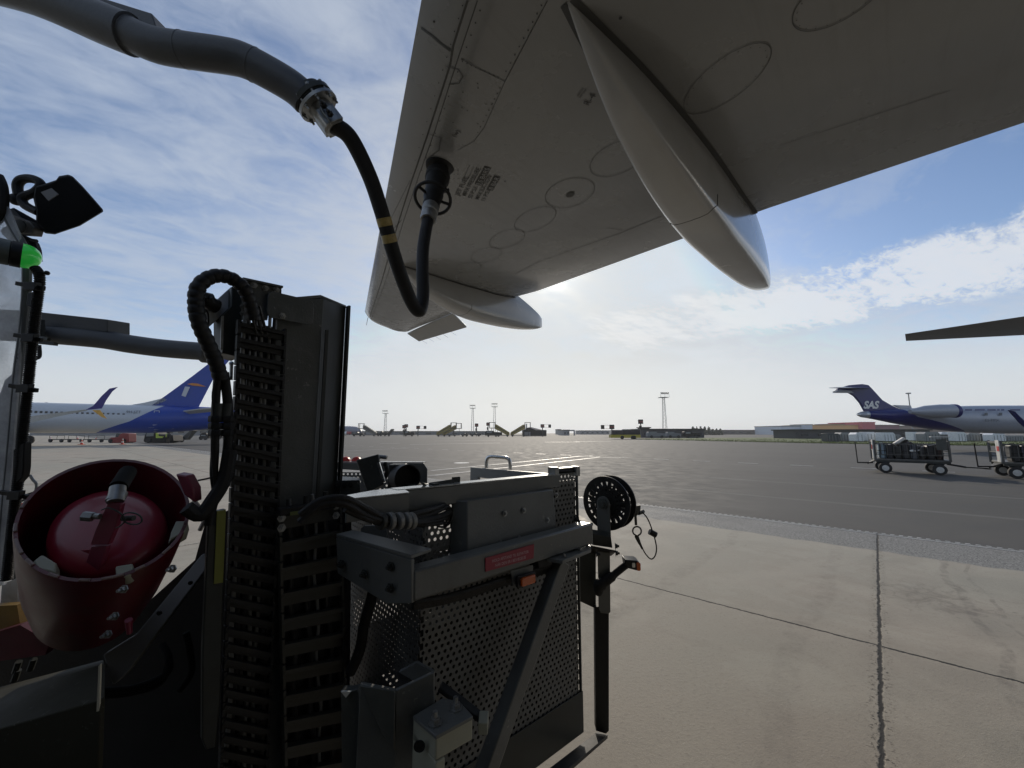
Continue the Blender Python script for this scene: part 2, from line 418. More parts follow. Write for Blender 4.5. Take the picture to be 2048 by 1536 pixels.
        coarse = mix_n(t, maprange(t, noise_n(t, tc, 48, 5, 0.85), 0.40, 0.62), (0.09, 0.09, 0.086), (0.32, 0.315, 0.295))
        c = mix_n(t, bandm, c, coarse)
        c = mix_n(t, jj, c, (0.018, 0.017, 0.016))
        h = math_n(t, 'SUBTRACT', math_n(t, 'ADD', math_n(t, 'MULTIPLY', fine, 0.5), math_n(t, 'MULTIPLY', grit, 0.35)), math_n(t, 'MULTIPLY', jj, 1.5))
        rough, bs = (0.72, 0.92), 0.55
    else:
        c = mix_n(t, maprange(t, med, 0.3, 0.7), (0.060, 0.058, 0.054), (0.088, 0.085, 0.079))
        c = mix_n(t, math_n(t, 'MULTIPLY', maprange(t, stre, 0.55, 0.75), 0.45), c, (0.12, 0.118, 0.11))
        c = mix_n(t, maprange(t, big, 0.3, 0.7), c, mix_n(t, 0.45, c, (0.048, 0.047, 0.045)))
        c = mix_n(t, math_n(t, 'MULTIPLY', maprange(t, grit, 0.60, 0.74), 0.5), c, (0.20, 0.20, 0.19))
        def seam(a0, w, s):
            return maprange(t, math_n(t, 'ABSOLUTE', math_n(t, 'SUBTRACT', math_n(t, 'ADD', a, math_n(t, 'MULTIPLY', math_n(t, 'SUBTRACT', noise_n(t, tc, 2.5, 3), 0.5), 0.12)), a0)), w, w + s, 1.0, 0.0)
        for a0, col in ((a_edge + 3.2, (0.13, 0.13, 0.12)), (a_edge + 7.0, (0.13, 0.13, 0.12)), (a_edge + 10.5, (0.035, 0.035, 0.035)), (a_edge + 14.5, (0.12, 0.12, 0.11))):
            c = mix_n(t, math_n(t, 'MULTIPLY', seam(a0, 0.04, 0.12), 0.6), c, col)
        h = math_n(t, 'ADD', math_n(t, 'MULTIPLY', fine, 0.5), math_n(t, 'MULTIPLY', grit, 0.6))
        rough, bs = (0.72, 0.95), 0.8
    L(t, c, b.inputs['Base Color'])
    L(t, maprange(t, med, 0.2, 0.8, rough[0], rough[1]), b.inputs['Roughness'])
    b.inputs['Specular IOR Level'].default_value = 0.3 if kind == 'concrete' else 0.36
    bn = N(t, 'ShaderNodeBump'); bn.inputs['Strength'].default_value = bs; bn.inputs['Distance'].default_value = 0.008
    L(t, h, bn.inputs['Height']); L(t, bn.outputs[0], b.inputs['Normal'])
    return m
M_CONC = ground_mat('apron concrete', 'concrete')
M_ASPH = ground_mat('taxiway asphalt', 'asphalt')
M_PAINT = mat('worn road paint and sheen', (0.48, 0.48, 0.46), 0.5, var=0.2, scale=3, dirt=0.5)
mb = MB(); mb.quad(V(-3000, -600, 0), V(3000, -600, 0), V(3000, 4000, 0), V(-3000, 4000, 0))
tag(mb.build('ground', M_ASPH), kind='structure')
mb = MB(); mb.quad(AB(-60, -300, .004), AB(a_edge, -300, .004), AB(a_edge, 400, .004), AB(-60, 400, .004))
tag(mb.build('concrete_apron', M_CONC), kind='structure')
# painted taxiway markings, with broad strips for road sheen
mk = MB()
def stripe(p, q, w, z=0.008):
    d = (q - p).normalized(); n = Vector((-d.y, d.x, 0)) * (w / 2)
    mk.quad(Vector((*(p - n).xy, z)), Vector((*(q - n).xy, z)), Vector((*(q + n).xy, z)), Vector((*(p + n).xy, z)))
p0, p1 = onz(855, 898), onz(1845, 942)
dd = (p1 - p0); ln = dd.length; dd.normalize()
nd = 16
for k in range(-14, nd + 9):
    s = k * ln / (nd - 1.0)
    stripe(p0 + dd * s, p0 + dd * (s + ln / (nd - 1.0) * 0.40), 0.14)
stripe(onz(862, 941.6), onz(1160, 912.7), 0.14)
stripe(onz(868, 951), onz(1200, 914.5), 0.14)
stripe(onz(1160, 912.7), onz(1185, 912.0), 0.16)
stripe(onz(1200, 914.5), onz(1240, 915.5), 0.16)
stripe(onz(640, 905), onz(820, 896), 0.12)
stripe(onz(680, 960), onz(868, 951), 0.10)
for q in (((870, 882), (1015, 880)), ((1090, 884.3), (1160, 884.0)), ((760, 887), (800, 886.6)), ((1150, 883.2), (1222, 882.9)), ((820, 889), (1000, 886)), ((1255, 880), (2048, 889))):  # broad pale strips hold both worn paint and painted road sheen
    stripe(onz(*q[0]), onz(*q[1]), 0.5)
c = onz(923, 926); mk.add([c + V(math.cos(i / 20 * 6.283) * .42, math.sin(i / 20 * 6.283) * .42, .008) for i in range(20)], [tuple(range(20))])
tag(mk.build('markings_and_sheen', M_PAINT, smooth=0), kind='structure')
# toothed white edge line between asphalt and concrete
mk = MB(); b = -12.0
while b < 60:
    w = 0.055 if b < 6 else 0.09
    mk.quad(AB(a_edge - .02, b, .009), AB(a_edge + .02, b + .01, .009), AB(a_edge + .02, b + w, .009), AB(a_edge - .02, b + w, .009)); b += 0.10
mk.quad(AB(a_edge - .12, -30, .008), AB(a_edge - .085, -30, .008), AB(a_edge - .085, 60, .008), AB(a_edge - .12, 60, .008))
tag(mk.build('edge_line', M_PAINT, smooth=0), kind='structure')
# grass verge
mb = MB()
near = [onz(*q, .03) for q in ((1262, 878.2), (1300, 879.2), (1450, 882.5), (1620, 886), (1800, 889), (2048, 892), (2300, 895.5))]
far = [onz(*q, .03) for q in ((1262, 877.4), (1300, 876.4), (1450, 875.4), (1620, 875), (1800, 875), (2048, 875), (2300, 875))]
for i in range(len(near) - 1): mb.quad(near[i], near[i + 1], far[i + 1], far[i])
mg = bpy.data.materials.new('verge grass'); mg.use_nodes = True
t = mg.node_tree; tc = N(t, 'ShaderNodeTexCoord').outputs['Object']
L(t, mix_n(t, maprange(t, noise_n(t, tc, 0.6, 8, 0.75), 0.3, 0.7), (0.05, 0.075, 0.018), (0.14, 0.17, 0.045)), t.nodes['Principled BSDF'].inputs['Base Color'])
t.nodes['Principled BSDF'].inputs['Roughness'].default_value = 0.9
tag(mb.build('grass_verge', mg, smooth=0), kind='structure')
gb = MB()
for i in range(14000):
    k = random.random() ** .6 * (len(near) - 1.001); i0 = int(k); f = k - i0
    n_ = near[i0].lerp(near[i0 + 1], f); f_ = far[i0].lerp(far[i0 + 1], f)
    p = n_.lerp(f_, random.random() ** 2.2 * .6); p.z = .02
    h = random.uniform(.06, .2); a = random.random() * 6.28; w = V(math.cos(a), math.sin(a), 0) * .05
    l = V(random.uniform(-.06, .06), random.uniform(-.06, .06), h)
    gb.add([p - w, p + w, p + l], [(0, 1, 2)])
tag(gb.build('grass', mg, smooth=0, clean=False), 'short green grass growing on the verge beyond the taxiway', 'grass', kind='stuff')
# ------------------------------------------------------------------ the airliner overhead (wing, fairings, tailplane, fuselage)
H0, KD = 3.35, 0.07
def aLE(b): return .89 + .492 * (b - 1.29) + (0.0 if b < 7.35 else (b - 7.35) ** 2 * 2.2)
def aTE(b): return interp(b, [-9, -.76, .61, 3.79, 5.5, 7.9], [1.95, 3.5, 3.76, 4.55, 4.64, 5.28])
def wz(a, b):
    t = (a - aLE(b)) / (aTE(b) - aLE(b)); t = min(max(t, 0), 1)
    z = H0 + KD * b - 0.035 * math.sin(math.pi * t) ** 2
    if t < .13: z += .12 * (1 - t / .13) ** 2.4
    if t > .8: z += .05 * ((t - .8) / .2) ** 1.5
    return z
def onw(px, py, drop=0.0):
    r = ray(px, py); z = 3.45
    for _ in range(40):
        P = CAM + r * ((z - CAM.z) / r.z); z = z * .4 + .6 * (wz(*ab(P)) - drop)
    return P
air = thing('airliner', 'pale grey airliner wing reaching overhead with two flap track fairings, being refuelled', 'airplane', AB(0, -8.5, 0))
# wing skin
ts = [0, .006, .02, .045, .08, .12, .2, .3, .42, .55, .68, .8, .88, .94, 1.0]
rings = []
bs = [-8.5, -5, -3, -1.5, -.5, .5, 1.5, 2.5, 3.5, 4.5, 5.5, 6.3, 7.0, 7.35, 7.55, 7.7, 7.8]
for b in bs:
    l, tt = aLE(b), aTE(b); c = tt - l
    low = [AB(l + c * t, b, wz(l + c * t, b)) for t in ts]
    k = 1 if b < 7.5 else max(.15, (7.85 - b) / .35)
    upz = lambda t: wz(l + c * .5, b) + k * .12 * c * (2.4 * math.sqrt(max(t, 0)) * (1 - t) + .05 * (1 - t)) * .9 + .045
    upr = [AB(l + c * t, b, max(upz(t), wz(l + c * t, b) + .012)) for t in ts[1:-1]][::-1]
    tip = [AB(tt, b, wz(tt, b) + .012)]
    rings.append(low + tip + upr)
mb = MB().loft(rings); wing = mb.build('wing', M_WING, air, smooth=0.7)
# fairings
def fairing(a0, Ln, bR, w, dep, rise=0.0):
    prof = [(0, 0.0, .05), (.06, .30, .3), (.15, .62, .62), (.28, .88, .88), (.42, 1.0, 1.0), (.56, .99, 1.0), (.68, .95, .97), (.80, .88, .86), (.89, .79, .68), (.95, .70, .48), (1.0, .58, .16)]
    out, seam = [], []
    P3 = bez([Vector(q) for q in prof], 5)
    tmpl = [(-1.0, 1.0), (-1.02, .8), (-1.02, .55), (-1.0, .33), (-.96, .17), (-.86, .065), (-.68, .02), (-.4, .004), (0, 0.0), (.4, .004), (.66, .02), (.82, .065), (.91, .16), (.955, .30), (.98, .5), (1.0, .8), (1.0, 1.0)]
    for i, (t, d, ww) in enumerate(P3):
        a = a0 + Ln * t; hw = w / 2 * ww; bc = bR + w / 2 + .06 * (1 - t) ** 2
        te = aTE(bc)
        zt = (wz(min(a, te - .01), bc) + .02) if a < te else interp(a, [te, a0 + Ln], [wz(te, bc) + .05, wz(te, bc) - dep * .36])
        zb = H0 + KD * bc - .01 - dep * d
        h = zt - zb; hw = min(hw, h * .9 + .01) if t < .3 else hw
        out.append([AB(a, bc + hw * x * (1 + .10 * (1 - y)), zb + h * y) for x, y in tmpl])
        if a < te: seam.append((a, bc, hw))
    o = MB().loft(out).build('flap_track_fairing', M_FAIR, air, smooth=0.9)
    sm = MB()
    for sgn in (-1, 1):
        for k in range(len(seam) - 1):
            (x0, c0, h0), (x1, c1, h1) = seam[k], seam[k + 1]
            n = 6
            for j in range(n):
                q = []
                for u in (j / n, (j + 1) / n):
                    xa, cc, hh = x0 + (x1 - x0) * u, c0 + (c1 - c0) * u, h0 + (h1 - h0) * u
                    for e in (.0, .03): q.append(AB(xa, cc + sgn * (hh + e), wz(xa, cc + sgn * (hh + e)) - .004 - (.004 if e == 0 else 0)))
                sm.quad(q[0], q[1], q[3], q[2])
    sm.build('sealant_bead', M_SEAM, o, smooth=0)
    # maintenance joint round the tail cone
    js = MB(); k = min(range(len(P3)), key=lambda i: abs(P3[i].x - .36))
    cc = sum(out[k], Vector()) / len(out[k])
    c = [out[k - (1 if 4 < i < 12 else 0)][i].lerp(out[k + 1][i], .5) for i in range(len(out[k]))][3:]
    js.tube([p + (p - cc).normalized() * .0005 for p in c], .003, 5)
    js.build('joint_line', M_SEAM, o)
    return o
M_FAIR = mat('fairing paint', (0.36, 0.357, 0.345), 0.24, var=0.05, scale=2, coat=0.6)
fairing(1.27, 3.68, .61, .295, .45)
fairing(2.62, 2.75, 3.98, .29, .42)
# drooped aileron and tip
M_ALE = mat('aileron paint', (0.32, 0.315, 0.30), 0.35, var=0.05)
h1, h2 = onw(815, 668), onw(905, 627)
def onh(px, py, z): return onz(px, py, z)
t1, t2 = onh(838, 683, wz(*ab(h1)) - .17), onh(933, 655, wz(*ab(h2)) - .17)
ail = MB().prism([h1, h2, t2, t1], (0, 0, .03)).build('aileron', M_ALE, air, bevel=.004)
wk = MB()
for i in range(5):
    p = t1.lerp(t2, .08 + i * .16); wk.cyl(p, p + A2 * .16 - Z3 * .04 + S2 * .02, .002, 5)
wk.build('static_wick', M_PLAST, ail)
MB().prism([onw(930, 622), onw(952, 630), onw(905, 627)], (0, 0, .02)).build('hinge_fairing', M_ALE, air)
# seams
sm = MB()
def seam_px(pts, w=.006, n=10, d=.003, closed=False):
    P = [onw(*p) for p in pts]
    Q = []
    for i in range(len(P) - 1):
        for k in range(n): Q.append(P[i].lerp(P[i + 1], k / n))
    Q.append(P[-1])
    fix = []
    for q in Q:
        a, b = ab(q); fix.append(AB(a, b, wz(a, b) - d))
    for i in range(len(fix) - 1):
        t = (fix[i + 1] - fix[i]).normalized(); nn = t.cross(Z3).normalized() * (w / 2)
        sm.quad(fix[i] - nn, fix[i] + nn, fix[i + 1] + nn, fix[i + 1] - nn)
    return fix
seam_px([(935, 0), (906, 92), (900, 130), (853, 275), (822, 365), (795, 450), (764, 560), (733, 650)], .010)
seam_px([(955, 0), (912, 128), (870, 260), (838, 350), (806, 445), (772, 560), (742, 640)], .005)
seam_px([(842, 55), (865, 72), (901, 101)], .012)
seam_px([(922, 116), (1010, 162), (1095, 0)], .004)
seam_px([(1010, 162), (968, 255), (948, 282), (915, 300)], .003)
seam_px([(853, 265), (882, 275), (878, 300), (862, 312)], .004)
seam_px([(1340, 425), (1240, 466), (1080, 522), (1030, 548)], .006)
seam_px([(760, 478), (820, 360)], .003)
seam_px([(1560, 290), (1900, 180)], .003)
for q in (((757, 590), (775, 594)), ((772, 524), (786, 528)), ((763, 480), (803, 440)), ((1215, 455), (1245, 460))): seam_px(q, .004)
seam_px([(893, 132), (917, 138), (926, 152), (918, 166), (897, 168)], .005, 4)
sm.build('panel_seam', M_GAP, wing, smooth=0)
# rivets
rv = MB()
def rivet(px, py, r=.004):
    p = onw(px, py); a, b = ab(p); p = AB(a, b, wz(a, b) - .003)
    rv.add([p + A2 * (r * math.cos(k * 1.047)) + S2 * (r * math.sin(k * 1.047)) for k in range(6)], [tuple(range(6))])
random.seed(3)
for i in range(24):
    t = i / 24
    rivet(960 - 215 * t, 20 + 590 * t); rivet(925 - 190 * t, 10 + 620 * t, .0035)
for i in range(9): rivet(1083 - 80 * i / 9, 10 + 148 * i / 9); rivet(925 + 80 * i / 9, 122 + 36 * i / 9)
for i in range(9): rivet(1000 - 50 * i / 9, 175 + 100 * i / 9); rivet(945 + random.uniform(-40, 40), 200 + random.uniform(-40, 60))
for i in range(10): rivet(900 + 8 * (i % 3), 340 + 8 * (i // 3)); rivet(880 - 8 * i, 300 + 25 * i, .003)
rivet(1010, 362, .006); rivet(1241, 35, .008); rivet(868, 42, .006)
rv.build('rivet', M_SEAM, wing, smooth=0)
# oval tank access panels, set out by the ends of their two axes
def oval(m0, m1, n0, n1, hole=False):
    P = [onw(*q) for q in (m0, m1, n0, n1)]
    U, Wv = (P[1] - P[0]) / 2, (P[3] - P[2]) / 2; c = (P[0] + P[1]) / 2; m = MB(); n = 56
    def pt(r, th, d=.003):
        q = c + U * (math.cos(th) * r) + Wv * (math.sin(th) * r); a, b = ab(q); return AB(a, b, wz(a, b) - d)
    w = .0020 / U.length
    for i in range(n):
        t0, t1 = 2 * math.pi * i / n, 2 * math.pi * (i + 1) / n
        m.quad(pt(1 - w, t0), pt(1 + w, t0), pt(1 + w, t1), pt(1 - w, t1))
    for i in range(20):
        p = pt(.91, 2 * math.pi * i / 20, .0035)
        m.add([p + A2 * (.003 * math.cos(k * 1.047)) + S2 * (.003 * math.sin(k * 1.047)) for k in range(6)], [tuple(range(6))])
    if hole:
        m.add([pt(.17 * (1 + .5 * math.cos(k * .52 - 1)), k * .52, .004) for k in range(12)], [tuple(range(12))])
    m.build('access_panel', M_GAP, air, smooth=0)
oval((1091, 398), (1189, 376), (1138, 359), (1142, 415), True)
oval((1029, 452), (1112, 427), (1070, 417), (1070, 461))
oval((979, 487), (1049, 470), (1014, 462), (1014, 497))
oval((942, 516), (1003, 505), (973, 495), (973, 524))
oval((912, 537), (962, 532), (937, 526), (937, 545))
oval((1184, 345), (1292, 288), (1218, 290), (1256, 340))
oval((1372, 222), (1540, 93), (1431, 127), (1480, 188))
oval((1592, 55), (1775, -75), (1650, -38), (1718, 26))
# stencilled lettering
tx = MB()
def wfit(m, txt, px, py, qx, qy, size, drop=.004, bold=.006, box=False):
    """lettering running from one pixel to the other on the skin, read from below"""
    P, Q = onw(px, py), onw(qx, qy); P.z -= drop; Q.z -= drop
    X = Q - P; ln = X.length; X.normalize()
    Y = Vector((-X.y, X.x, 0)).normalized(); Yup = onw(px + (qy - py) * .3, py - (qx - px) * .3) - P
    if Yup.dot(Y) < 0: Y = -Y
    Y = Y + Z3 * KD * Y.dot(S2)
    t = MB(); text_mb(t, txt, Vector(), Vector((1, 0, 0)), Vector((0, 1, 0)), 1.0, 0, bold)
    wd = max(v.x for v in t.v); ht = size
    if box: m.add([P - X * .004 - Y * .007, P + X * (ln + .004) - Y * .007, P + X * (ln + .004) + Y * (ht + .007), P - X * .004 + Y * (ht + .007)], [(0, 1, 2, 3)]); t_ = tw
    else: t_ = m
    dz = Z3 * (-.002 if box else 0)
    t_.add([P + dz + X * (v.x / wd * ln) + Y * (v.y / .70 * ht) for v in t.v], t.f)
tw = MB()
wfit(tx, 'JET FUEL', 918, 391, 938, 353, .036)
wfit(tx, 'MAX PRESSURE', 931, 392, 962, 337, .034)
wfit(tx, '50 P.S.I.', 943, 397, 956, 373, .034)
wfit(tx, 'MAX SUCTION', 957, 399, 984, 352, .034)
wfit(tx, '11 P.S.I', 969, 403, 981, 380, .034)
wfit(tx, '3.5 BARS', 960, 370, 980, 336, .034, box=True)
wfit(tx, '.8 BAR', 984, 380, 999, 354, .034, box=True)
wfit(tx, 'R-4', 1177, 211, 1193, 190, .038, bold=.0)
wfit(tx, '132 KG', 1216, 163, 1238, 153, .012)
wfit(tx, '(w)', 910, 274, 921, 262, .03)
wfit(tx, 'DRAIN POINT', 1156, 192, 1169, 175, .010); wfit(tx, 'KEEP CLEAR', 1161, 195, 1174, 178, .010)
wfit(tx, 'DEFUELLING SUCTION', 928, 358, 940, 330, .008, bold=0); wfit(tx, 'PRESSURE CONTROL', 937, 358, 949, 332, .008, bold=0)
tx.build('stencil_lettering', M_SEAM, wing, smooth=0)
tw.build('stencil_figures', M_WING, wing, smooth=0)
# fuel adapter in the wing skin
cp = onw(880, 333)
fa = MB().lathe(cp + Z3 * .02, (0, 0, -1), [(.10, 0), (.10, .028), (.085, .034), (.06, .034), (.055, .06)], 28)
fa.build('fuel_adapter', M_BLACK, air)
# tailplane beyond the right edge
tz = 5.0
T = [onz(1810, 668, tz), onz(1812, 682, tz), onz(2048, 673, tz), onz(2048, 636, tz)]
d1, d2 = (T[3] - T[0]), (T[2] - T[1])
r = []
for k in (0, 1, 2.6):
    p, q = T[0] + d1 * k, T[1] + d2 * min(k, 1.6)
    z = V(0, 0, .05 * k)
    th = .05 + .10 * min(k, 1)
    r.append([p + z, p.lerp(q, .15) + z - Z3 * th * .5, p.lerp(q, .5) + z - Z3 * th * .6, q + z, p.lerp(q, .5) + z + Z3 * th * .7, p.lerp(q, .15) + z + Z3 * th * .6])
MB().loft(r).build('tailplane', mat('tailplane paint', (.22, .21, .19), .4, var=.08), air)
# fuselage (its shade falls behind the camera)
MB().lathe(AB(-14, -9.3, 3.75), A2, [(.3, 0), (1.2, 1.4), (1.9, 4.5), (1.98, 7), (1.98, 26), (1.7, 30), (.8, 35), (.2, 37)], 32).build('fuselage', M_WHITE, air)
# ------------------------------------------------------------------ fuel hose and the boom that carries it
def dep_pts(lst): return [ad(*p) for p in lst]
boom = thing('hose_boom', 'blue grey steel hose boom crossing the top left corner, feeding the black fuel hose', 'pipe', ad(-300, -60, 1.6))
path = bez(dep_pts([(-420, -170, 1.75), (-120, -65, 1.72), (60, -15, 1.70), (200, 45, 1.70), (262, 70, 1.70)]), 6)
MB().tube(path, .078, 28).build('pipe', M_PIPE, boom)
path2 = bez(dep_pts([(258, 68, 1.70), (310, 90, 1.70), (380, 102, 1.70), (450, 112, 1.71), (490, 122, 1.72), (545, 150, 1.74), (590, 178, 1.76), (618, 206, 1.78), (636, 232, 1.79)]), 6)
MB().tube(path2[:-7], .066, 28).build('pipe', M_PIPE, boom)
wl = MB()
for i in (1, 11, 26):
    p, q = path2[i], path2[i + 1]; d = (q - p).normalized()
    wl.lathe(p, d, [(.062, -.006), (.0672, -.003), (.0680, 0), (.0672, .003), (.062, .006)], 28)
wl.build('weld_bead', M_PIPE, boom)
# cover tray on top of the pipe
c0, c1 = ad(60, -70, 1.74), ad(318, 52, 1.74)
e0, e1 = ad(60, -30, 1.74), ad(314, 32, 1.74)
cv = MB().prism([ad(-200, -140, 1.74), ad(200, -6, 1.70), ad(303, 26, 1.70), ad(312, 54, 1.70), ad(200, 20, 1.70), ad(-200, -100, 1.70)], FW * .10)
cv.build('cover', M_PIPE, boom, bevel=.004)
# flange pair
fc = ad(632, 205, 1.79); fd = (ad(655, 238, 1.80) - ad(612, 180, 1.775)).normalized()
f1 = MB().lathe(fc - fd * .008, fd, [(.064, -.05), (.067, -.03), (.087, -.020), (.087, 0), (.080, .002), (.080, .006)], 32).build('flange', M_GREYD, boom)
f2 = MB().lathe(fc + fd * .006, fd, [(.078, 0), (.089, .002), (.089, .016), (.052, .018), (.045, .05)], 32).build('flange', M_GALV, boom)
u = fd.cross(Z3).normalized(); w = fd.cross(u)
for k in range(8):
    a = k * math.pi / 4 + .2; o = u * math.cos(a) * .078 + w * math.sin(a) * .078
    bm_ = MB().lathe(fc + o - fd * .05, fd, [(.010, .014), (.010, .026), (.006, .026), (.006, .04), (.006, .068), (.010, .068), (.010, .078), (.0055, .078), (.0055, .092)], 6)
    bm_.build('bolt', M_GALV, boom)
# the hose
hose = thing('fuel_hose', 'thick black fuel hose hanging in a V from boom flange to wing coupling', 'hose', ad(840, 640, 2.3))
cf = fc + fd * .05
clamp = MB()
for s in (-1, 1):
    clamp.prism([cf + u * .0 + w * s * .004 + q for q in (u * -.042, u * .042, u * .045 + fd * .075, u * -.045 + fd * .075)], w * s * .038)
clamp.lathe(cf - fd * .01, fd, [(.038, 0), (.047, .012), (.049, .082), (.040, .09)], 20)
for s in (-1, 1):
    clamp.obox(cf + fd * .045 + u * s * .045, fd * .034, w * .026, u * .008)
hc = clamp.build('hose_clamp', M_GALV, hose, bevel=.003)
cb = MB()
for s in (-1, 1):
    for q in (.025, .065): cb.bolt(cf + fd * q + u * s * .042 - FW * .032, -FW, .010, .02)
cb.build('clamp_bolt', M_BLACK, hc)
coup = onw(880, 335)
hp = bez([cf + fd * .06, ad(700, 275, 1.86), ad(738, 350, 1.95), ad(762, 420, 2.02), ad(785, 500, 2.10), ad(805, 560, 2.18), ad(825, 608, 2.26), ad(840, 621, 2.30), ad(846, 590, 2.36), ad(845, 540, 2.42), ad(847, 490, 2.50), ad(857, 435, 2.60)], 10)
MB().tube(hp, .0365, 28).build('hose_tube', M_RUB, hose)
# hose reinforcement shows as two ribs of tape
def tube_part(name, i0, i1, r, m, par, n=28): return MB().tube(hp[i0:i1 + 1], r, n).build(name, m, par)
def nearest(px, py):
    best = min(range(len(hp)), key=lambda i: (Vector((1024 + F * (hp[i] - CAM).dot(RT) / (hp[i] - CAM).dot(FW), 768 - F * (hp[i] - CAM).dot(UP) / (hp[i] - CAM).dot(FW))) - Vector((px, py))).length)
    return best
M_TAPE = mat('yellow brown tape', (0.30, 0.22, 0.07), 0.4, var=0.25, scale=40, dirt=.4)
for (q0, q1) in (((765, 432), (773, 452)), ((779, 468), (787, 487))):
    a_, b_ = nearest(*q0), nearest(*q1); 
    if b_ - a_ < 2: b_ = a_ + 2
    tube_part('tape_band', a_, b_, .0378, M_TAPE, hose)
# nozzle
nd = (cp - ad(857, 435, 2.60)); nd.normalize()
nb = ad(857, 435, 2.60)
MB().lathe(nb - nd * .03, nd, [(.047, 0), (.051, .02), (.051, .07), (.044, .075), (.052, .085), (.054, .13), (.050, .15)], 24).build('hose_end', M_GALV, hose)
nz = MB().lathe(nb + nd * .11, nd, [(.050, 0), (.056, .02), (.050, .05), (.062, .09), (.066, .14), (.060, .19), (.070, .23), (.075, .30), (.084, .31), (.084, .36)], 24)
nz.build('nozzle', M_BLACK, hose)
nu = nd.cross(Z3).normalized(); nw = nd.cross(nu)
hc_ = nb + nd * .20
ringp = [hc_ + nu * math.cos(i / 28 * 6.2832) * .118 + nw * math.sin(i / 28 * 6.2832) * .118 for i in range(28)]
hr = MB().tube(ringp, .011, 10, ring=True)
for a in (0.5, 2.6, 4.2): hr.cyl(hc_, ringp[int(a / 6.2832 * 28)], .010, 8)
hr.build('handle_ring', M_BLACK, hose)
lv = MB().beam(nb + nd * .26 + nu * .04, nb + nd * .29 - nu * -.10, .02, .015); lv.build('lever', M_BLACK, hose)
# second boom, lower, passing behind the lift
b2 = thing('hose_boom', 'lower blue grey boom pipe with a cover tray, above the blue tailed jet', 'pipe', ad(-200, 670, 2.6))
MB().tube(bez(dep_pts([(-300, 645, 2.5), (0, 662, 2.6), (90, 668, 2.65), (200, 678, 2.72), (260, 688, 2.76), (330, 697, 2.8), (420, 704, 2.84)]), 6), [.062] * 36 + [.061], 24).build('pipe', M_PIPE, b2)
MB().prism([ad(-300, 605, 2.45), ad(50, 621, 2.6), ad(215, 639, 2.7), ad(215, 664, 2.7), ad(50, 648, 2.6), ad(-300, 635, 2.45)], FW * .16).build('cover', M_PIPE, b2, bevel=.004)
bk = MB().prism([ad(74, 640, 2.58), ad(90, 640, 2.58), ad(92, 674, 2.58), ad(74, 672, 2.58)], FW * -.03)
bk.beam(ad(58, 672, 2.55), ad(98, 678, 2.55), .02, .02).beam(ad(64, 683, 2.55), ad(112, 688, 2.57), .03, .02)
bk.build('bracket', M_GREYD, b2)
MB().tube(bez(dep_pts([(78, 690, 2.5), (79, 712, 2.5), (70, 718, 2.48), (60, 724, 2.45)]), 5), .010, 8).build('valve_handle', M_BLACK, b2)
MB().lathe(ad(408, 704, 2.83), (ad(430, 706, 2.84) - ad(400, 703, 2.83)), [(.075, 0), (.075, .03), (.066, .04), (.066, .10)], 24).build('pipe_collar', M_PIPE, b2)
MB().box(-9, 1, 0, .1, 0, .1) if False else None
# ------------------------------------------------------------------ lift mast
MD = A2
P_M = ad(560, 800, 1.28)                       # the mast's front stands in a vertical plane along A2
NM = S2 * -1
NM = Vector((A2.y, -A2.x, 0))                  # normal, towards the camera side
if NM.dot(CAM - P_M) < 0: NM = -NM
def onm(px, py, out=0.0): return onp(px, py, P_M + NM * out, NM)
mast = thing('lift_mast', 'tall dark grey steel lift mast with a cable chain running down its left side', 'lift mast', Vector((P_M.x, P_M.y, 0)))
def vplate(px0, px1, pt0, pt1, z0, out, thick, extra=None):
    """vertical plate between two pixel columns of the mast plane, top given by pixels"""
    a, b = onm(px0, pt0, out), onm(px1, pt1, out)
    a0, b0 = V(a.x, a.y, z0), V(b.x, b.y, z0)
    return [a, b, b0, a0], NM * -thick
m = MB(); q = vplate(556, 648, 597, 597, .25, 0, .012); m.prism(*q)
m.build('front_plate', M_GREY, mast, bevel=.002)
a = onm(641, 592); bpt = ad(692, 613, a.y * 0 + (a - CAM).dot(FW) * 1.10)
m = MB(); th = V(.010, -.004, 0)
m.prism([a, bpt, V(bpt.x, bpt.y, .25), V(a.x, a.y, .25)], -NM * .01)
m.build('side_channel', M_GREYD, mast, bevel=.002)  # darker paint holds the shade on this face of the mast
# channel flanges and back
m = MB()
for (p, w_) in ((bpt, .008),):
    m.prism([p + NM * .022, p, V(p.x, p.y, .25), V(p.x, p.y, .25) + NM * .022], A2 * w_)
m.build('channel_flange', M_GREYD, mast)
m = MB().prism([onm(650, 660, .012), onm(656, 660, .012), V(*onm(656, 660, .012).xy, .25), V(*onm(650, 660, .012).xy, .25)], NM * .006)
m.build('guide_rail', M_GREYD, mast)
m = MB().prism([onm(545, 598), a + Z3 * .004, bpt + Z3 * .004, bpt + Vector((-.10, .16, 0)), onm(545, 598) + Vector((-.10, .16, 0))], (0, 0, -.01)); m.build('top_cap', M_GREY, mast)
m = MB()
p0, p1 = V(*onm(556, 700).xy, .25), V(*bpt.xy, .25)
off = Vector((-.10, .16, 0))
m.prism([p0 + off, p1 + off, V(p1.x, p1.y, bpt.z) + off, V(p0.x, p0.y, bpt.z) + off], off * .05); m.build('rear_plate', M_GREYD, mast)
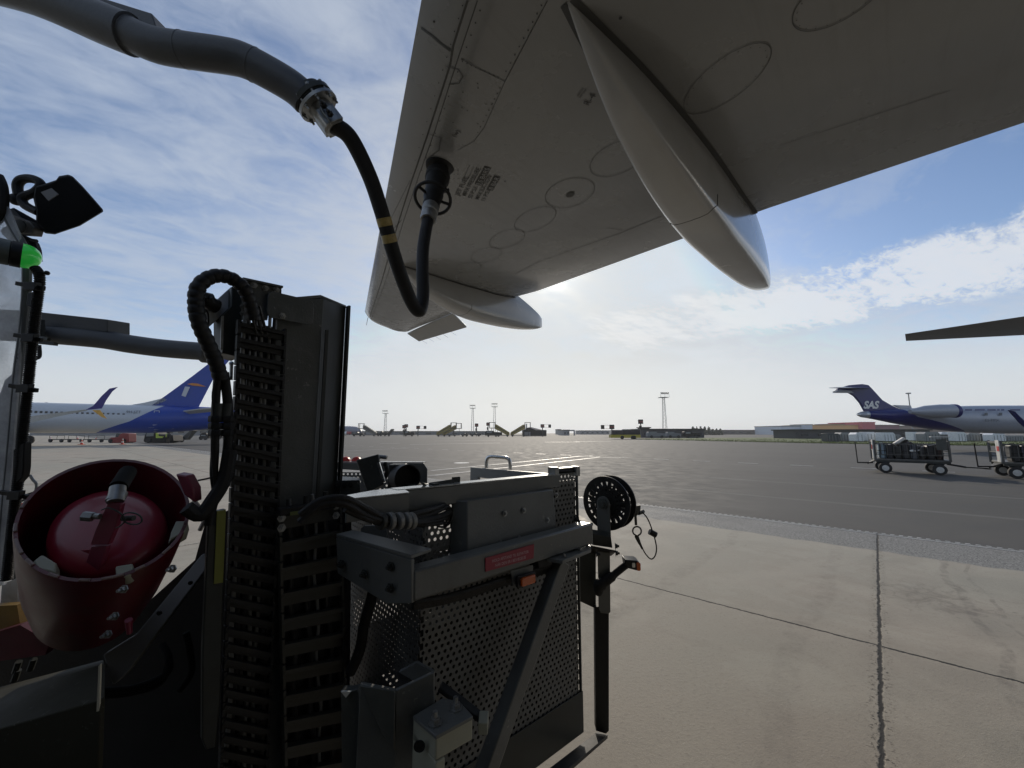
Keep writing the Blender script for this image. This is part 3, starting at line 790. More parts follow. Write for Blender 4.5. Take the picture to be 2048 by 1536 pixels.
# rounded guard plate and top bracket
def rrect(c, x, y, hw, hh, r, n=5):
    out = []
    for sx_, sy_, a0 in ((1, 1, 0), (-1, 1, 90), (-1, -1, 180), (1, -1, 270)):
        for k in range(n + 1):
            an = R(a0 + 90 * k / n); out.append(c + x * (sx_ * (hw - r) + r * math.cos(an)) + y * (sy_ * (hh - r) + r * math.sin(an)))
    return out
c = onm(581, 618, .02)
m = MB().prism(rrect(onm(583, 617, .03), A2, Z3, abs((onm(627, 617, .03) - onm(536, 617, .03)).length) / 2, .042, .018), NM * -.006)
m.build('guard_plate', M_GREY, mast, bevel=.001)
m = MB().prism([onm(485, 558, .01), onm(563, 574, .01), onm(563, 604, .01), onm(540, 604, .01), onm(535, 640, .01), onm(485, 640, .01)], NM * -.008)
m.beam(onm(484, 558, .014), onm(564, 575, .014), .02, .006)
m.build('top_bracket', M_GREY, mast)
for px, py in ((508, 570), (531, 576), (553, 579), (543, 597), (565, 632), (487, 614), (487, 627)):
    MB().bolt(onm(px, py, .012 + (.02 if px > 560 else 0)), NM, .007, .006).build('bolt', M_GALV, mast)
# sheet housing behind the conduit
m = MB().prism([onm(463, 573, -.03), onm(474, 572, -.03), onm(486, 575, -.03), onm(482, 715, -.03), onm(445, 706, -.03), onm(444, 630, -.03), onm(462, 612, -.03)], NM * -.10)
m.build('motor_housing', M_GREYD, mast, bevel=.003)
m = MB().prism([onm(409, 622, -.06), onm(463, 573, -.06), onm(463, 614, -.06), onm(418, 654, -.06)], NM * -.05)
m.build('housing_cheek', mat('light grey paint', (.45, .47, .48), .4), mast, bevel=.002)
m = MB(); m.tube(bez([onm(404, 596, -.02), onm(411, 592, -.03), onm(418, 605, -.04), onm(433, 613, -.05)], 5), [.012] * 6 + [.020] * 5 + [.021] * 5, 12)
m.build('camera_plug', M_PLAST, mast)
m = MB().tube(bez([onm(404, 600, -.02), onm(403, 612, -.02), onm(415, 625, -.02), onm(417, 650, -.03)], 5), .0025, 6); m.build('thin_cable', M_RUB, mast)
for px in (445, 463): MB().beam(onm(px, 632, -.02), onm(px - 2, 700, -.02), .006, .006).build('bright_edge', M_GALV, mast) if px == 445 else None
m = MB().cyl(onm(463, 727, .0), onm(462, 760, .0), .005, 8); m.ball(onm(463, 727, .0), .007, 8); m.build('pull_rod', M_ALU, mast)
# yellow guard strip, its shaded and dirty lower part painted dark grey
m = MB().prism([onm(432, 1022, .04), onm(452, 1018, .04), onm(447, 1180, .04), onm(441, 1400, .04), onm(432, 1495, .04), onm(412, 1500, .04), onm(404, 1480, .04), onm(405, 1300, .04), onm(416, 1050, .04), onm(422, 1028, .04)], NM * -.02)
m.build('guard_strip', M_GREYD, mast, bevel=.003)
m = MB().prism([onm(434, 1022, .045), onm(452, 1019, .045), onm(448, 1120, .045), onm(446, 1165, .045), onm(428, 1168, .045)], NM * -.004)
m.build('yellow_strip', M_YEL, mast)
# ------------------------------------------------------------------ cable chains
def chain(name, label, left, right, y0, y1, rungs, mcol, out, cables, slope):
    """left, right: (px at y0, px at y1) of the two side rails"""
    root = thing(name, label, 'cable chain', V(*onm(left[0], y1 - 10, out).xy, .2), 'cable chains down the lift mast')
    def L_(y): return left[0] + (left[1] - left[0]) * (y - y0) / (y1 - y0)
    def R_(y): return right[0] + (right[1] - right[0]) * (y - y0) / (y1 - y0)
    sl = MB(); 
    for y in (y0,):
        pass
    for side, fn in ((0, L_), (1, R_)):
        k = 0; y = y0
        r_ = MB()
        while y < y1:
            yy = min(y + rungs * .94, y1 + 40); s = slope * (R_(y) - L_(y)) * side
            p, q = onm(fn(y), y + s, out), onm(fn(yy), yy + s, out)
            r_.beam(p, q, .008, .022, NM); y += rungs
        r_.build('side_links', mcol, root, bevel=.001)
    y = y0 + rungs * .3
    while y < y1:
        s = slope * (R_(y) - L_(y))
        m = MB().beam(onm(L_(y), y, out + .002), onm(R_(y), y + s, out + .002), .012, .024 if rungs < 45 else .022, NM)
        m.prism([onm(L_(y), y, out + .002), onm(R_(y), y + s, out + .002), onm(R_(y), y + s + rungs * .46, out + .002), onm(L_(y), y + rungs * .46, out + .002)], NM * -.006)
        m.build('crossbar', mcol, root, bevel=.001, smooth=0)
        y += rungs
    for f, r, mm in cables:
        pts = []
        for k in range(13):
            yy = y0 - 20 + (y1 - y0 + 60) * k / 12; ff = f + .03 * math.sin(k * 1.9 + f * 20)
            x = L_(yy) + (R_(yy) - L_(yy)) * ff
            pts.append(onm(x, yy + slope * (x - L_(yy)), out - .016 - .004 * math.sin(k * 2.3 + f * 9)))
        MB().tube(bez(pts, 3), r, 8).build('cable', mm, root)
    m = MB(); m.prism([onm(L_(y0), y0, out - .035), onm(R_(y0), y0 + slope * (R_(y0) - L_(y0)), out - .035), onm(R_(y1), y1 + 40, out - .035), onm(L_(y1), y1 + 40, out - .035)], NM * -.006)
    m.build('back_plate', M_BLACK, root)
    return root
M_CAB = mat('grey cable', (0.17, 0.17, 0.16), 0.4, var=.1)
M_CABD = mat('black cable', (0.02, 0.02, 0.02), 0.35)
chain('cable_chain', 'narrow black plastic cable chain left of the tall mast plate, showing grey cables', (477, 440), (569, 530), 640, 1560, 30.5, M_PLAST, .035,
      [(.14, .006, M_CAB), (.24, .006, M_CABD), (.36, .007, M_CABD), (.52, .0055, M_CAB), (.66, .005, M_CAB), (.80, .007, M_CABD)], .2)
M_OLV = mat('worn olive chain plastic', (0.030, 0.029, 0.022), 0.5, var=.3)
chain('cable_chain', 'wider olive black cable chain beneath the tall mast, lower and nearer the perforated cage', (558, 572), (678, 694), 1022, 1600, 51, M_OLV, .09,
      [(.18, .007, M_CABD), (.45, .008, M_CABD), (.58, .005, M_CAB), (.78, .008, M_CABD)], -.20)
# head piece of the second chain
m = thing('chain_head', 'black clamp head on top of the wider cable chain, with a small yellow green label', 'clamp', onm(600, 1020, .1))
MB().beam(onm(556, 1024, .10), onm(672, 1008, .10), .03, .022).build('clamp_bar', M_PLAST, m, bevel=.003)
MB().prism([onm(580, 1024, .118), onm(602, 1021, .118), onm(602, 1028, .118), onm(580, 1031, .118)], NM * .002).build('label_plate', mat('olive label', (.10, .12, .03), .5), m)
for px, py in ((563, 1036), (672, 1012), (672, 1031), (563, 1056)): MB().bolt(onm(px, py, .108), NM, .008, .007).build('bolt', M_GALV, m)
# ------------------------------------------------------------------ corrugated conduit looping over the mast
cd_ = thing('corrugated_conduit', 'thick ribbed black conduit looping over the top of the lift mast', 'conduit', onm(440, 1000, .05))
cpth = bez([onm(508, 640, .06), onm(500, 605, .07), onm(486, 575, .08), onm(458, 555, .08), onm(425, 553, .08), onm(398, 572, .08), onm(392, 605, .08), onm(398, 645, .08), onm(415, 685, .07), onm(432, 725, .06), onm(442, 760, .05)], 14)
# evenly spaced ribs
def ribbed(pts, r0, r1, pitch, n=14):
    out, rr = [], []; d = 0.0; last = pts[0]
    res = []
    for i in range(len(pts) - 1):
        seg = (pts[i + 1] - pts[i]); l = seg.length; k = max(1, int(l / (pitch / 6)))
        for j in range(k): res.append((pts[i] + seg * (j / k), d + l * j / k))
        d += l
    for p, s in res:
        ph = (s / pitch) % 1.0
        out.append(p); rr.append(r1 if ph < .62 else r0)
    return MB().tube(out, rr, n)
ribbed(cpth, .0175, .0192, .020).build('conduit', M_PLAST, cd_, smooth=.5)
m = MB()
for dx, r in ((-6, .004), (5, .004), (14, .004)):
    m.tube(bez([onm(505 + dx, 612, .07), onm(512 + dx, 640, .06), onm(520 + dx, 672, .03)], 4), r, 8)
m.build('cable_end', M_CABD, cd_)
# two hydraulic hoses with unions dropping from the conduit
hy = thing('hydraulic_hoses', 'pair of black hydraulic hoses with hexagon unions hanging left of the mast', 'hose', onm(440, 1000, .03))
for pts, r in (([(436, 745), (432, 800), (430, 850), (430, 900), (428, 945), (432, 980)], .010), ([(448, 745), (455, 800), (457, 850), (455, 900), (445, 960), (425, 1010), (418, 1050)], .012)):
    MB().tube(bez([onm(x, y, .04) for x, y in pts], 6), r, 12).build('hose', M_RUB, hy)
for x, ys in ((431, (838, 852, 866)), (455, (838, 852, 866))):
    for y in ys: MB().lathe(onm(x, y, .04), Z3, [(.015, -.009), (.017, -.006), (.017, .006), (.015, .009)], 6).build('union', M_BLACK, hy)
for x in (434, 453): MB().lathe(onm(x, 820, .04), Z3, [(.014, -.018), (.014, .018)], 14).build('ferrule', M_GREYD, hy)
MB().tube(bez([onm(x, y, .05) for x, y in ((436, 745), (426, 785), (427, 830), (424, 900), (430, 975))], 5), .003, 6).build('thin_cable', M_RUB, hy)
MB().tube(bez([onm(x, y, .05) for x, y in ((460, 900), (448, 960), (425, 1000), (400, 1030), (372, 1015))], 5), .018, 10).build('hose', M_RUB, hy)
MB().tube(bez([onm(x, y, .05) for x, y in ((396, 961), (415, 957), (434, 952))], 4), .0025, 6).build('thin_cable', M_RUB, hy)
# ------------------------------------------------------------------ perforated lift cage
AB_ = R(49)
DB = Vector((math.sin(AB_), math.cos(AB_), 0))
NB = Vector((DB.y, -DB.x, 0))                  # towards the camera
P_B = at(1158, 1200, 1.74)
def onf(px, py, out=0.0): return onp(px, py, P_B + NB * out, NB)
ZT = onf(1158, 935).z; ZB = onf(1160, 1466).z
cage = thing('lift_cage', 'grey lift platform cage of perforated sheet with a red warning sign on its beam', 'lift platform', V(P_B.x, P_B.y, 0))
M_PERF = mat('perforated sheet', (0.095, 0.098, 0.094), 0.5, var=.1, bump=.1, bscale=80, dirt=.3)
M_FRAME = mat('cage frame paint', (0.10, 0.105, 0.10), 0.36, var=.1, bump=.1, bscale=150, dirt=.3, chips=.4)
M_LEDGE = mat('sunlit ledge paint', (0.30, 0.31, 0.30), 0.28, var=.15, scale=30, spec=.8, coat=.5, dirt=.25)  # paler and glossier than the frame: sunlight painted onto the ledge tops
def perf(O, X, Ln, z0, z1, pitch=.0215, r=.0056, skip=None, solid=None):
    m = MB(); dy = pitch * .866; nx = int(Ln / pitch); ny = int((z1 - z0) / dy)
    for j in range(ny):
        ox = (j % 2) * pitch / 2
        for i in range(nx):
            x = i * pitch + ox; z = z0 + j * dy
            if x + pitch > Ln: continue
            cx, cz = x + pitch / 2, z + dy / 2
            if skip and skip(cx, cz): continue
            c = [O + X * xx + Z3 * (zz - O.z) for xx, zz in ((x, z), (x + pitch, z), (x + pitch, z + dy), (x, z + dy))]
            if solid and solid(cx, cz): m.add(c, [(0, 1, 2, 3)]); continue
            h = [O + X * (cx + r * math.cos(k * math.pi / 4)) + Z3 * (cz + r * math.sin(k * math.pi / 4) - O.z) for k in range(8)]
            m.add(c + h, [(1, 2, 5, 4, 11), (2, 3, 7, 6, 5), (3, 0, 9, 8, 7), (0, 1, 11, 10, 9)])
    for zz in (z1,):
        pass
    return m
LFT = onf(842, 1200); LFT_px = LFT
Lw = (V(P_B.x, P_B.y, 0) - V(LFT.x, LFT.y, 0)).length
gro = onf(886, 1032)
gx_ = (gro - LFT).dot(DB)
def sk(x, z): return (x - gx_) ** 2 + (z - gro.z) ** 2 < .034 ** 2
fs_ = perf(LFT, DB, Lw, ZB + .14, ZT - .02, skip=sk)
o = fs_.build('perforated_panel', M_PERF, cage, smooth=0)
md = o.modifiers.new('t', 'SOLIDIFY'); md.thickness = .0015; md.offset = 0
# returned edges of the sheet, kick plate
m = MB()
m.beam(V(P_B.x, P_B.y, ZB + .1), V(P_B.x, P_B.y, ZT), .004, .012, NB)
m.beam(LFT + Z3 * (ZT - .02 - LFT.z), V(P_B.x, P_B.y, ZT - .02), .004, .012, NB)
m.build('panel_edge', M_FRAME, cage)
kp = MB().prism([LFT + Z3 * (ZB - LFT.z) + NB * .004, V(P_B.x, P_B.y, ZB) + NB * .004 + DB * .006, V(P_B.x, P_B.y, ZB + .15) + NB * .004 + DB * .006, LFT + Z3 * (ZB + .15 - LFT.z) + NB * .004], NB * .003)
kp.build('kick_plate', M_GREYD, cage, bevel=.001)
# left side panel, going back from the corner
XL = Vector((-DB.y, DB.x, 0))
lp = perf(LFT, XL, .62, ZB, ZT - .10, r=.0045)
o = lp.build('perforated_panel', M_PERF, cage, smooth=0)
md = o.modifiers.new('t', 'SOLIDIFY'); md.thickness = .0015; md.offset = 0
# right end panel and floor
m = MB()
c0 = V(P_B.x, P_B.y, ZB); c1 = LFT + Z3 * (ZB - LFT.z)
m.prism([c0, c1, c1 + XL * .80, c0 + XL * .80], Z3 * .03); m.build('floor', M_GREYD, cage)
# far side: low solid panels with gaps, seen through the holes
m = MB()
for (x0, x1, z0, z1) in ((.0, .10, ZB, ZT - .1), (.42, Lw, ZB, ZT - .42), (.10, .42, ZB, ZB + .30)):
    q = c1 + XL * .78 + DB * x0; q2 = c1 + XL * .78 + DB * x1
    m.prism([V(q.x, q.y, z0), V(q2.x, q2.y, z0), V(q2.x, q2.y, z1), V(q.x, q.y, z1)], XL * .01)
m.build('rear_panel', M_GREYD, cage)
m = MB()
for x, y, w, d, h in ((.10, .35, .26, .2, .22), (.50, .30, .34, .34, .62), (.30, .62, .1, .1, .9)):
    q = c1 + DB * x + XL * y
    m.obox(q + Z3 * (h / 2 + .03), DB * (w / 2), XL * (d / 2), Z3 * (h / 2))
m.build('equipment_box', M_GREYD, cage, bevel=.01)
# black sheets added behind the holes for the cage's inner shade, one corner open
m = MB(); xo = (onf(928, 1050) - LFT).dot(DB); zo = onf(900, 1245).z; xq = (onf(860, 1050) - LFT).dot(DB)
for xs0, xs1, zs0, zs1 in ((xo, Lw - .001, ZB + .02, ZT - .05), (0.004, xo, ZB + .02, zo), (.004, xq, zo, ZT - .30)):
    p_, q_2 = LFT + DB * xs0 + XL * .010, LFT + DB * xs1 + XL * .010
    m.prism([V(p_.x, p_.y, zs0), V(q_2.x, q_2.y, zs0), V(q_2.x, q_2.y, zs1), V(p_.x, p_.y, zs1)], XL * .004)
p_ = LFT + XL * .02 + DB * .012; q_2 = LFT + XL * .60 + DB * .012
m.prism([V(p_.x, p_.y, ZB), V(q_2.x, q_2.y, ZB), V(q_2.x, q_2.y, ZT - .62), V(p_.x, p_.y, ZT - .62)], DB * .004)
m.build('shade_backing', M_BLACK, cage)
# right end of the cage (dark sheet behind the sheet edge)
m = MB().prism([V(P_B.x, P_B.y, ZB + .02), V(P_B.x, P_B.y, ZT - .25), V(*(P_B + XL * .25).xy, ZT - .25), V(*(P_B + XL * .25).xy, ZB + .02)], DB * -.004)
# top rail: angle iron with sunlit ledge
m = MB()
ra, rb = onf(790, 990, .0), onf(1116, 948, .0)
zr = (ZT - .022)
ra = onf(790, 1000); rb = onf(1116, 1000)
def zline(p, z): return V(p.x, p.y, z)
m.prism([zline(ra, zr - .060), zline(rb, zr - .045), zline(rb, zr), zline(ra, zr)], NB * .012)
m.build('top_rail', M_FRAME, cage, bevel=.002)
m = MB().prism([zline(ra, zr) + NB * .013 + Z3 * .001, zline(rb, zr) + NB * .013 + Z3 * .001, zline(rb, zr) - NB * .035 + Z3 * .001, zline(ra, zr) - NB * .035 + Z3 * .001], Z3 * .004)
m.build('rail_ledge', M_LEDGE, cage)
# stepped bracket at the left end of the rail
m = MB()
A0 = onf(794, 1000, .0)
zs = zr
B0 = A0 + NB * .075
B1 = B0 - DB * .17
for (p, q) in ((A0 + DB * .02, B0 + DB * .0), (B0, B1)):
    m.prism([zline(p, zs - .055), zline(q, zs - .055), zline(q, zs), zline(p, zs)], Vector((0, 0, 0)) - (NB if (q - p).dot(DB) < -.01 else DB) * .008)
m.build('rail_return', M_FRAME, cage, bevel=.0015)
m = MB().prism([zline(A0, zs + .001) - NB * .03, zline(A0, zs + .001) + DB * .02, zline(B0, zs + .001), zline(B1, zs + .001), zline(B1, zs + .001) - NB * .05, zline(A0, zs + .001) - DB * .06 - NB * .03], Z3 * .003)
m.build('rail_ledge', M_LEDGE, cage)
# box cover bolted to the sheet
zb0, zb1 = onf(1010, 1090, .07).z, onf(1060, 990, .045).z
def cv_(px, z, out): p = onf(px, 1000, out); return V(p.x, p.y, z)
x0, x1 = onf(935, 1000, .05), onf(1112, 1000, .05)
m = MB()
def q_(x, z, out): p = LFT + DB * x + NB * out; return V(p.x, p.y, z)
xa, xb = (x0 - LFT).dot(DB), (x1 - LFT).dot(DB)
zlo, zhi = onf(1010, 1095, .05).z, onf(1000, 993, .04).z
m.loft([[q_(xa - .035, zlo - .01, .002), q_(xa, zlo, .055), q_(xb, zlo, .055), q_(xb + .035, zlo, .002)],
        [q_(xa - .025, zhi, .002), q_(xa + .006, zhi, .040), q_(xb - .006, zhi, .040), q_(xb + .02, zhi, .002)]])
bx = m.build('cover_box', M_FRAME, cage, bevel=.003)
for px, py in ((1010, 1027), (1048, 1021), (1095, 1040), (1000, 1083), (1037, 1074), (1113, 990)):
    MB().bolt(onf(px, py, .05), NB, .007, .005).build('bolt', M_GALV, bx)
# hole ring with cables
rg = MB(); rg.lathe(gro - NB * .003, NB, [(.030, 0), (.036, 0), (.036, .008), (.030, .008), (.030, 0)], 28, caps=False); rg.build('grommet', M_BLACK, cage)
bund = thing('cable_bundle', 'bundle of black cables held by grey ties, entering a round hole in the cage', 'cables', onf(800, 1040, .1))
lines = [[(600, 1030, .12), (640, 1002, .13), (690, 997, .14), (735, 1018, .12), (770, 1036, .11), (815, 1038, .09), (860, 1028, .05), (893, 1014, .01), (897, 1022, -.06)],
         [(600, 1045, .12), (640, 1010, .13), (690, 1008, .14), (730, 1030, .12), (770, 1042, .11), (820, 1042, .09), (870, 1036, .05), (898, 1025, .01), (900, 1034, -.06)],
         [(690, 1018, .13), (735, 1038, .12), (780, 1048, .10), (830, 1046, .09), (870, 1042, .05), (892, 1036, .01), (895, 1044, -.06)],
         [(745, 1036, .11), (790, 1034, .10), (830, 1028, .09), (865, 1018, .06), (888, 1010, .01), (892, 1016, -.06)],
         [(780, 1046, .11), (830, 1050, .085), (872, 1048, .05), (888, 1046, .01), (890, 1054, -.06)]]
for l_, r in zip(lines, (.0085, .0095, .008, .008, .006)):
    MB().tube(bez([onf(*p) for p in l_], 6), r, 10).build('cable', M_RUB, bund)
for px in (762, 780, 797, 812, 822):
    p = onf(px, 1042, .105); MB().lathe(p - DB * .006, DB + NB * -.2, [(.021, 0), (.0225, .002), (.0225, .011), (.021, .013)], 16).build('cable_tie', M_CAB if px > 775 else M_GREYD, bund)
# main beam with the bent end bracket
BO = .13
zt_, zb_ = onf(1000, 1097, BO).z, None
bl, br = onf(828, 1142, BO), onf(1186, 1046, BO)
bl2 = onf(823, 1206, BO)
zt1 = (bl.z + br.z) / 2; hh = bl.z - bl2.z
m = MB()
m.prism([zline(bl, bl.z), zline(br, br.z), zline(br, br.z - hh), zline(bl, bl.z - hh)], -NB * .055)
m.build('beam', M_FRAME, cage, bevel=.006)
eL = [onp(x, y, bl, (XL.cross(Z3)).normalized()) for x, y in ((672, 1075), (826, 1119), (826, 1206), (774, 1207), (675, 1147))]
nn = XL.cross(Z3).normalized()
k0 = onf(822, 1119, BO)
far = ad(672, 1075, (k0 - CAM).dot(FW) * 1.16)
far2 = ad(675, 1147, (k0 - CAM).dot(FW) * 1.16)
near_b = onf(823, 1207, BO)
mid_b = ad(774, 1208, (k0 - CAM).dot(FW) * 1.04)
thk = (far - k0).cross(Z3).normalized(); thk = thk if thk.dot(CAM - k0) < 0 else -thk
m = MB().prism([far, k0, near_b, mid_b, far2], thk * .012)
m.build('end_bracket', M_FRAME, cage, bevel=.002)
m = MB().prism([far + Z3 * .001, k0 + Z3 * .001, k0 + thk * .075 + Z3 * .001, far + thk * .06 + Z3 * .001], Z3 * .010)
m.build('bracket_lip', M_FRAME, cage, bevel=.002)
for px, py in ((684, 1128), (729, 1148), (782, 1133), (781, 1176)):
    p = onp(px, py, k0, thk.normalized()); MB().bolt(p, -thk, .009, .009).build('bolt', M_GREYD, cage)
# warning sign
sg = thing('warning_sign', 'red sign with white Danish lettering screwed to the grey beam of the cage', 'sign', onf(1018, 1115, BO))
s0, s1 = onf(970, 1143, BO + .001), onf(1066, 1116, BO + .001)
s3 = onf(970, 1116, BO + .001); s2 = onf(1067, 1088, BO + .001)
M_SIGN = mat('red sign plate', (0.22, 0.012, 0.03), .45, var=.06)
MB().prism([s0, s1, s2, s3], NB * .003).build('sign_plate', M_SIGN, sg)
tm = MB(); X = (s1 - s0).normalized(); hgt = (s3 - s0).length; O = s0 + NB * .0038; wid = (s1 - s0).length
text_mb(tm, 'HOLD AFSTAND TIL ELEVATOR', O + X * wid * .5 + Z3 * hgt * .56, X, Z3, hgt * .31, 0, .01, 1.0 * wid * .84 / (hgt * .31 * 15.6), 'CENTER')
text_mb(tm, 'NÅR DEN ER I BEVÆGELSE', O + X * wid * .5 + Z3 * hgt * .17, X, Z3, hgt * .31, 0, .01, 1.0 * wid * .74 / (hgt * .31 * 13.6), 'CENTER')
tm.build('lettering', mat('sign lettering', (.45, .30, .32), .5), sg, smooth=0)
# amber marker lamp under the beam
al = thing('marker_lamp', 'amber side marker lamp in a black housing hanging below the cage beam', 'lamp', onf(1048, 1158, BO))
MB().prism([onf(1022, 1142, BO - .01), onf(1066, 1130, BO - .01), onf(1066, 1160, BO - .01), onf(1026, 1172, BO - .01)], -NB * .004).build('mounting_plate', M_FRAME, al)
lc = onf(1049, 1158, BO)
MB().prism(rrect(lc, (onf(1066, 1152, BO) - onf(1032, 1163, BO)).normalized(), Z3, .040, .018, .008), NB * .012).build('housing', M_PLAST, al, bevel=.002)
M_AMB = mat('amber lens', (0.65, 0.12, 0.01), .15, var=.1, coat=.6, trans=.35)
MB().prism(rrect(lc + NB * .012, (onf(1066, 1152, BO) - onf(1032, 1163, BO)).normalized(), Z3, .030, .013, .006), NB * .010).build('lens', M_AMB, al, bevel=.003)
# loom under the beam
m = MB()
for k in range(4): m.tube(bez([onf(x, y + k * 3, BO - .03 - .008 * k) for x, y in ((826, 1204), (880, 1196), (940, 1180), (1000, 1160), (1050, 1146), (1100, 1130))], 4), .009, 8)
m.build('cable_loom', M_RUB, cage)
m = MB().prism([onf(1075, 1122, BO - .01), onf(1105, 1116, BO - .01), onf(1105, 1130, BO - .01), onf(1078, 1137, BO - .01)], -NB * .05); m.build('clamp_block', M_BLACK, cage, bevel=.003)
# top gusset and diagonal brace
ga = [onz(x, y, onf(1140, 1105, BO).z) for x, y in ((1072, 1112), (1125, 1121), (1182, 1098), (1182, 1083), (1150, 1085))]
MB().prism(ga, Z3 * -.012).build('gusset_plate', M_FRAME, cage, bevel=.001)
for x, y in ((1095, 1111), (1128, 1113), (1160, 1101), (1175, 1095)): MB().bolt(onz(x, y, ga[0].z + .001), Z3, .007, .006).build('bolt', M_GALV, cage)
q0, q1 = onf(1122, 1122, BO - .02), onf(958, 1580, BO - .02)
MB().beam(q0, q1, .048, .048, NB).build('diagonal_brace', M_FRAME, cage, bevel=.004)
# reel support: bracket, grey strap, black post and foot
PO = at(1205, 1200, 1.82)
def onr(px, py, d=0.0): return ad(px, py, (PO - CAM).dot(FW) + d)
post = MB().prism([onr(1160, 1105, .02), onr(1192, 1105, .02), onr(1192, 1218, .02), onr(1160, 1203, .02)], FW * .01)
post.build('post_bracket', M_GREYD, cage, bevel=.002)
MB().prism([onr(1196, 1100, -.01), onr(1220, 1100, -.01), onr(1221, 1224, -.01), onr(1217, 1228, -.01), onr(1202, 1226, -.01), onr(1198, 1218, -.01)], FW * .012).build('strap', M_FRAME, cage, bevel=.001)
m = MB().prism([onr(1190, 1214), onr(1218, 1214), onr(1218, 1462), onr(1212, 1468), onr(1192, 1462)], FW * .035)
m.build('post', M_BLACK, cage, bevel=.002)
fa_, fb_ = onr(1205, 1470, .015), ad(1095, 1560, 1.22)
MB().beam(fa_, fb_, .045, .012, Z3).build('foot_bar', M_BLACK, cage, bevel=.001)
# side step plate beside the reel
MB().prism([onf(1158, 1030, .0), onf(1186, 1046, .10), onf(1186, 1046, .10) + Z3 * .0 - NB * .16, onf(1158, 1030) - NB * .04], Z3 * -.01).build('step_plate', M_GREYD, cage)
# gate with tube handle on the far side
GA = ad(946, 934, 2.25); zz = GA.z
GB = onz(1112, 947.5, zz)
gd = (GB - GA).normalized(); gn = gd.cross(Z3)
gt = MB()
def gp_(s, z, o=0): return GA + gd * s + Z3 * (z - zz) + gn * o
gl = (GB - GA).length
for (s0_, s1_, z0_, z1_) in ((0, gl, zz - .05, zz), (0, .06, zz - .30, zz - .05), (gl * .42, gl, zz - .30, zz - .05), (0, gl, zz - .36, zz - .30)):
    gt.prism([gp_(s0_, z0_), gp_(s1_, z0_), gp_(s1_, z1_), gp_(s0_, z1_)], gn * .02)
gt.build('gate_panel', mat('pale grey paint', (.2, .205, .2), .4, dirt=.3), cage, bevel=.002)
for s in (.08, .10, .14, .38): MB().bolt(gp_(s, zz - .025, 0), -gn if gn.dot(CAM - GA) < 0 else gn, .004, .003).build('rivet', M_GREYD, cage)
hA, hB = ad(973, 937, 2.25), ad(1020, 941, 2.19)
ht = .068
MB().tube(bez([hA - Z3 * .01, hA + Z3 * ht * .6, hA.lerp(hB, .12) + Z3 * ht * .95, hA.lerp(hB, .5) + Z3 * ht * 1.0, hA.lerp(hB, .88) + Z3 * ht * .95, hB + Z3 * ht * .6, hB - Z3 * .01], 6), .010, 12).build('handle', M_ALU, cage)
# latch on the right corner
m = MB(); m.obox(onf(1107, 945, -.01), DB * .012, NB * .02, Z3 * .022); m.obox(onf(1150, 942, -.01), DB * .012, NB * .018, Z3 * .020)
m.obox(onf(1128, 936, -.02), DB * .055, NB * .016, Z3 * .0025)
lt = m.build('gate_latch', M_GALV, cage, bevel=.001)
MB().cyl(onf(1112, 943, -.01), onf(1150, 941, -.01), .009, 12).build('latch_pin', M_BLACK, lt)
m = MB(); m.cyl(onf(860, 972, -.02), onf(905, 965, -.02), .011, 12); m.obox(onf(868, 975, -.01), DB * .01, NB * .015, Z3 * .014); m.obox(onf(912, 966, -.03), DB * .016, NB * .002, Z3 * .02)
m.prism([onf(838, 963, -.02), onf(846, 965, -.02), onf(862, 978, -.02), onf(858, 981, -.02), onf(846, 972, -.02)], NB * .004)
m.build('gate_latch', M_GREYD, cage, bevel=.001)
# rear left module of the cage
rp0, rp1 = ad(660, 925, 2.08), ad(856, 927, 2.05)
RX = (rp1 - rp0); RX.z = 0; rl = RX.length; RX.normalize(); RN = Vector((RX.y, -RX.x, 0))
m = perf(rp0, RX, rl - .04, ZB + .35, rp0.z - .03, skip=lambda x, z: False, solid=lambda x, z: (x > .17 and x < .22)); o = m.build('perforated_panel', M_PERF, cage, smooth=0)
m = MB(); m.prism([rp0, rp0 + RX * (rl - .02), rp0 + RX * rl - Z3 * .03, rp0 + RX * rl - Z3 * .30, rp0 + RX * (rl - .09) - Z3 * .30, rp0 + RX * (rl - .09) - Z3 * .05, rp0 - Z3 * .03], RN * .012)
m.build('rear_frame', M_FRAME, cage, bevel=.002)
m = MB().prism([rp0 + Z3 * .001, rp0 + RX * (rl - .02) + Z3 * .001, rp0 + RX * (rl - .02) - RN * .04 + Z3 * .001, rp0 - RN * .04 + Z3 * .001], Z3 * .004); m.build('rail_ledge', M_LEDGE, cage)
for px in (691, 713):
    p = ad(px, 923, 2.12); MB().lathe(p, (0, -1, .0), [(.024, -.012), (.026, 0), (.024, .01), (.010, .014)], 18).build('red_button', mat('bright red plastic', (.5, .03, .03), .4), cage)
# lamp shaped scoop and round motor inside the cage
m = MB()
pa, pb = ad(735, 912, 1.75), ad(748, 962, 1.70)
m.loft([[ad(x, y, d) for x, y, d in r] for r in ([(712, 920, 1.70), (757, 908, 1.70), (760, 912, 1.80), (716, 924, 1.80)], [(722, 950, 1.70), (762, 945, 1.70), (764, 950, 1.80), (726, 955, 1.80)], [(735, 985, 1.70), (768, 968, 1.70), (768, 972, 1.78), (738, 988, 1.78)])])
m.build('scoop', M_GREY, cage, bevel=.004)
MB().beam(ad(757, 925, 1.69), ad(768, 962, 1.69), .010, .008, -FW).build('scoop_strap', M_ALU, cage)
m = MB().tube(bez([ad(x, y, 1.8) for x, y in ((766, 962), (774, 945), (772, 930), (768, 928))], 5), .010, 10); m.build('grab_tube', M_GREYD, cage)
MB().cyl(ad(757, 913, 1.78), ad(774, 915, 1.78), .009, 10).build('pin', M_GALV, cage)
mc = ad(816, 957, 1.86)
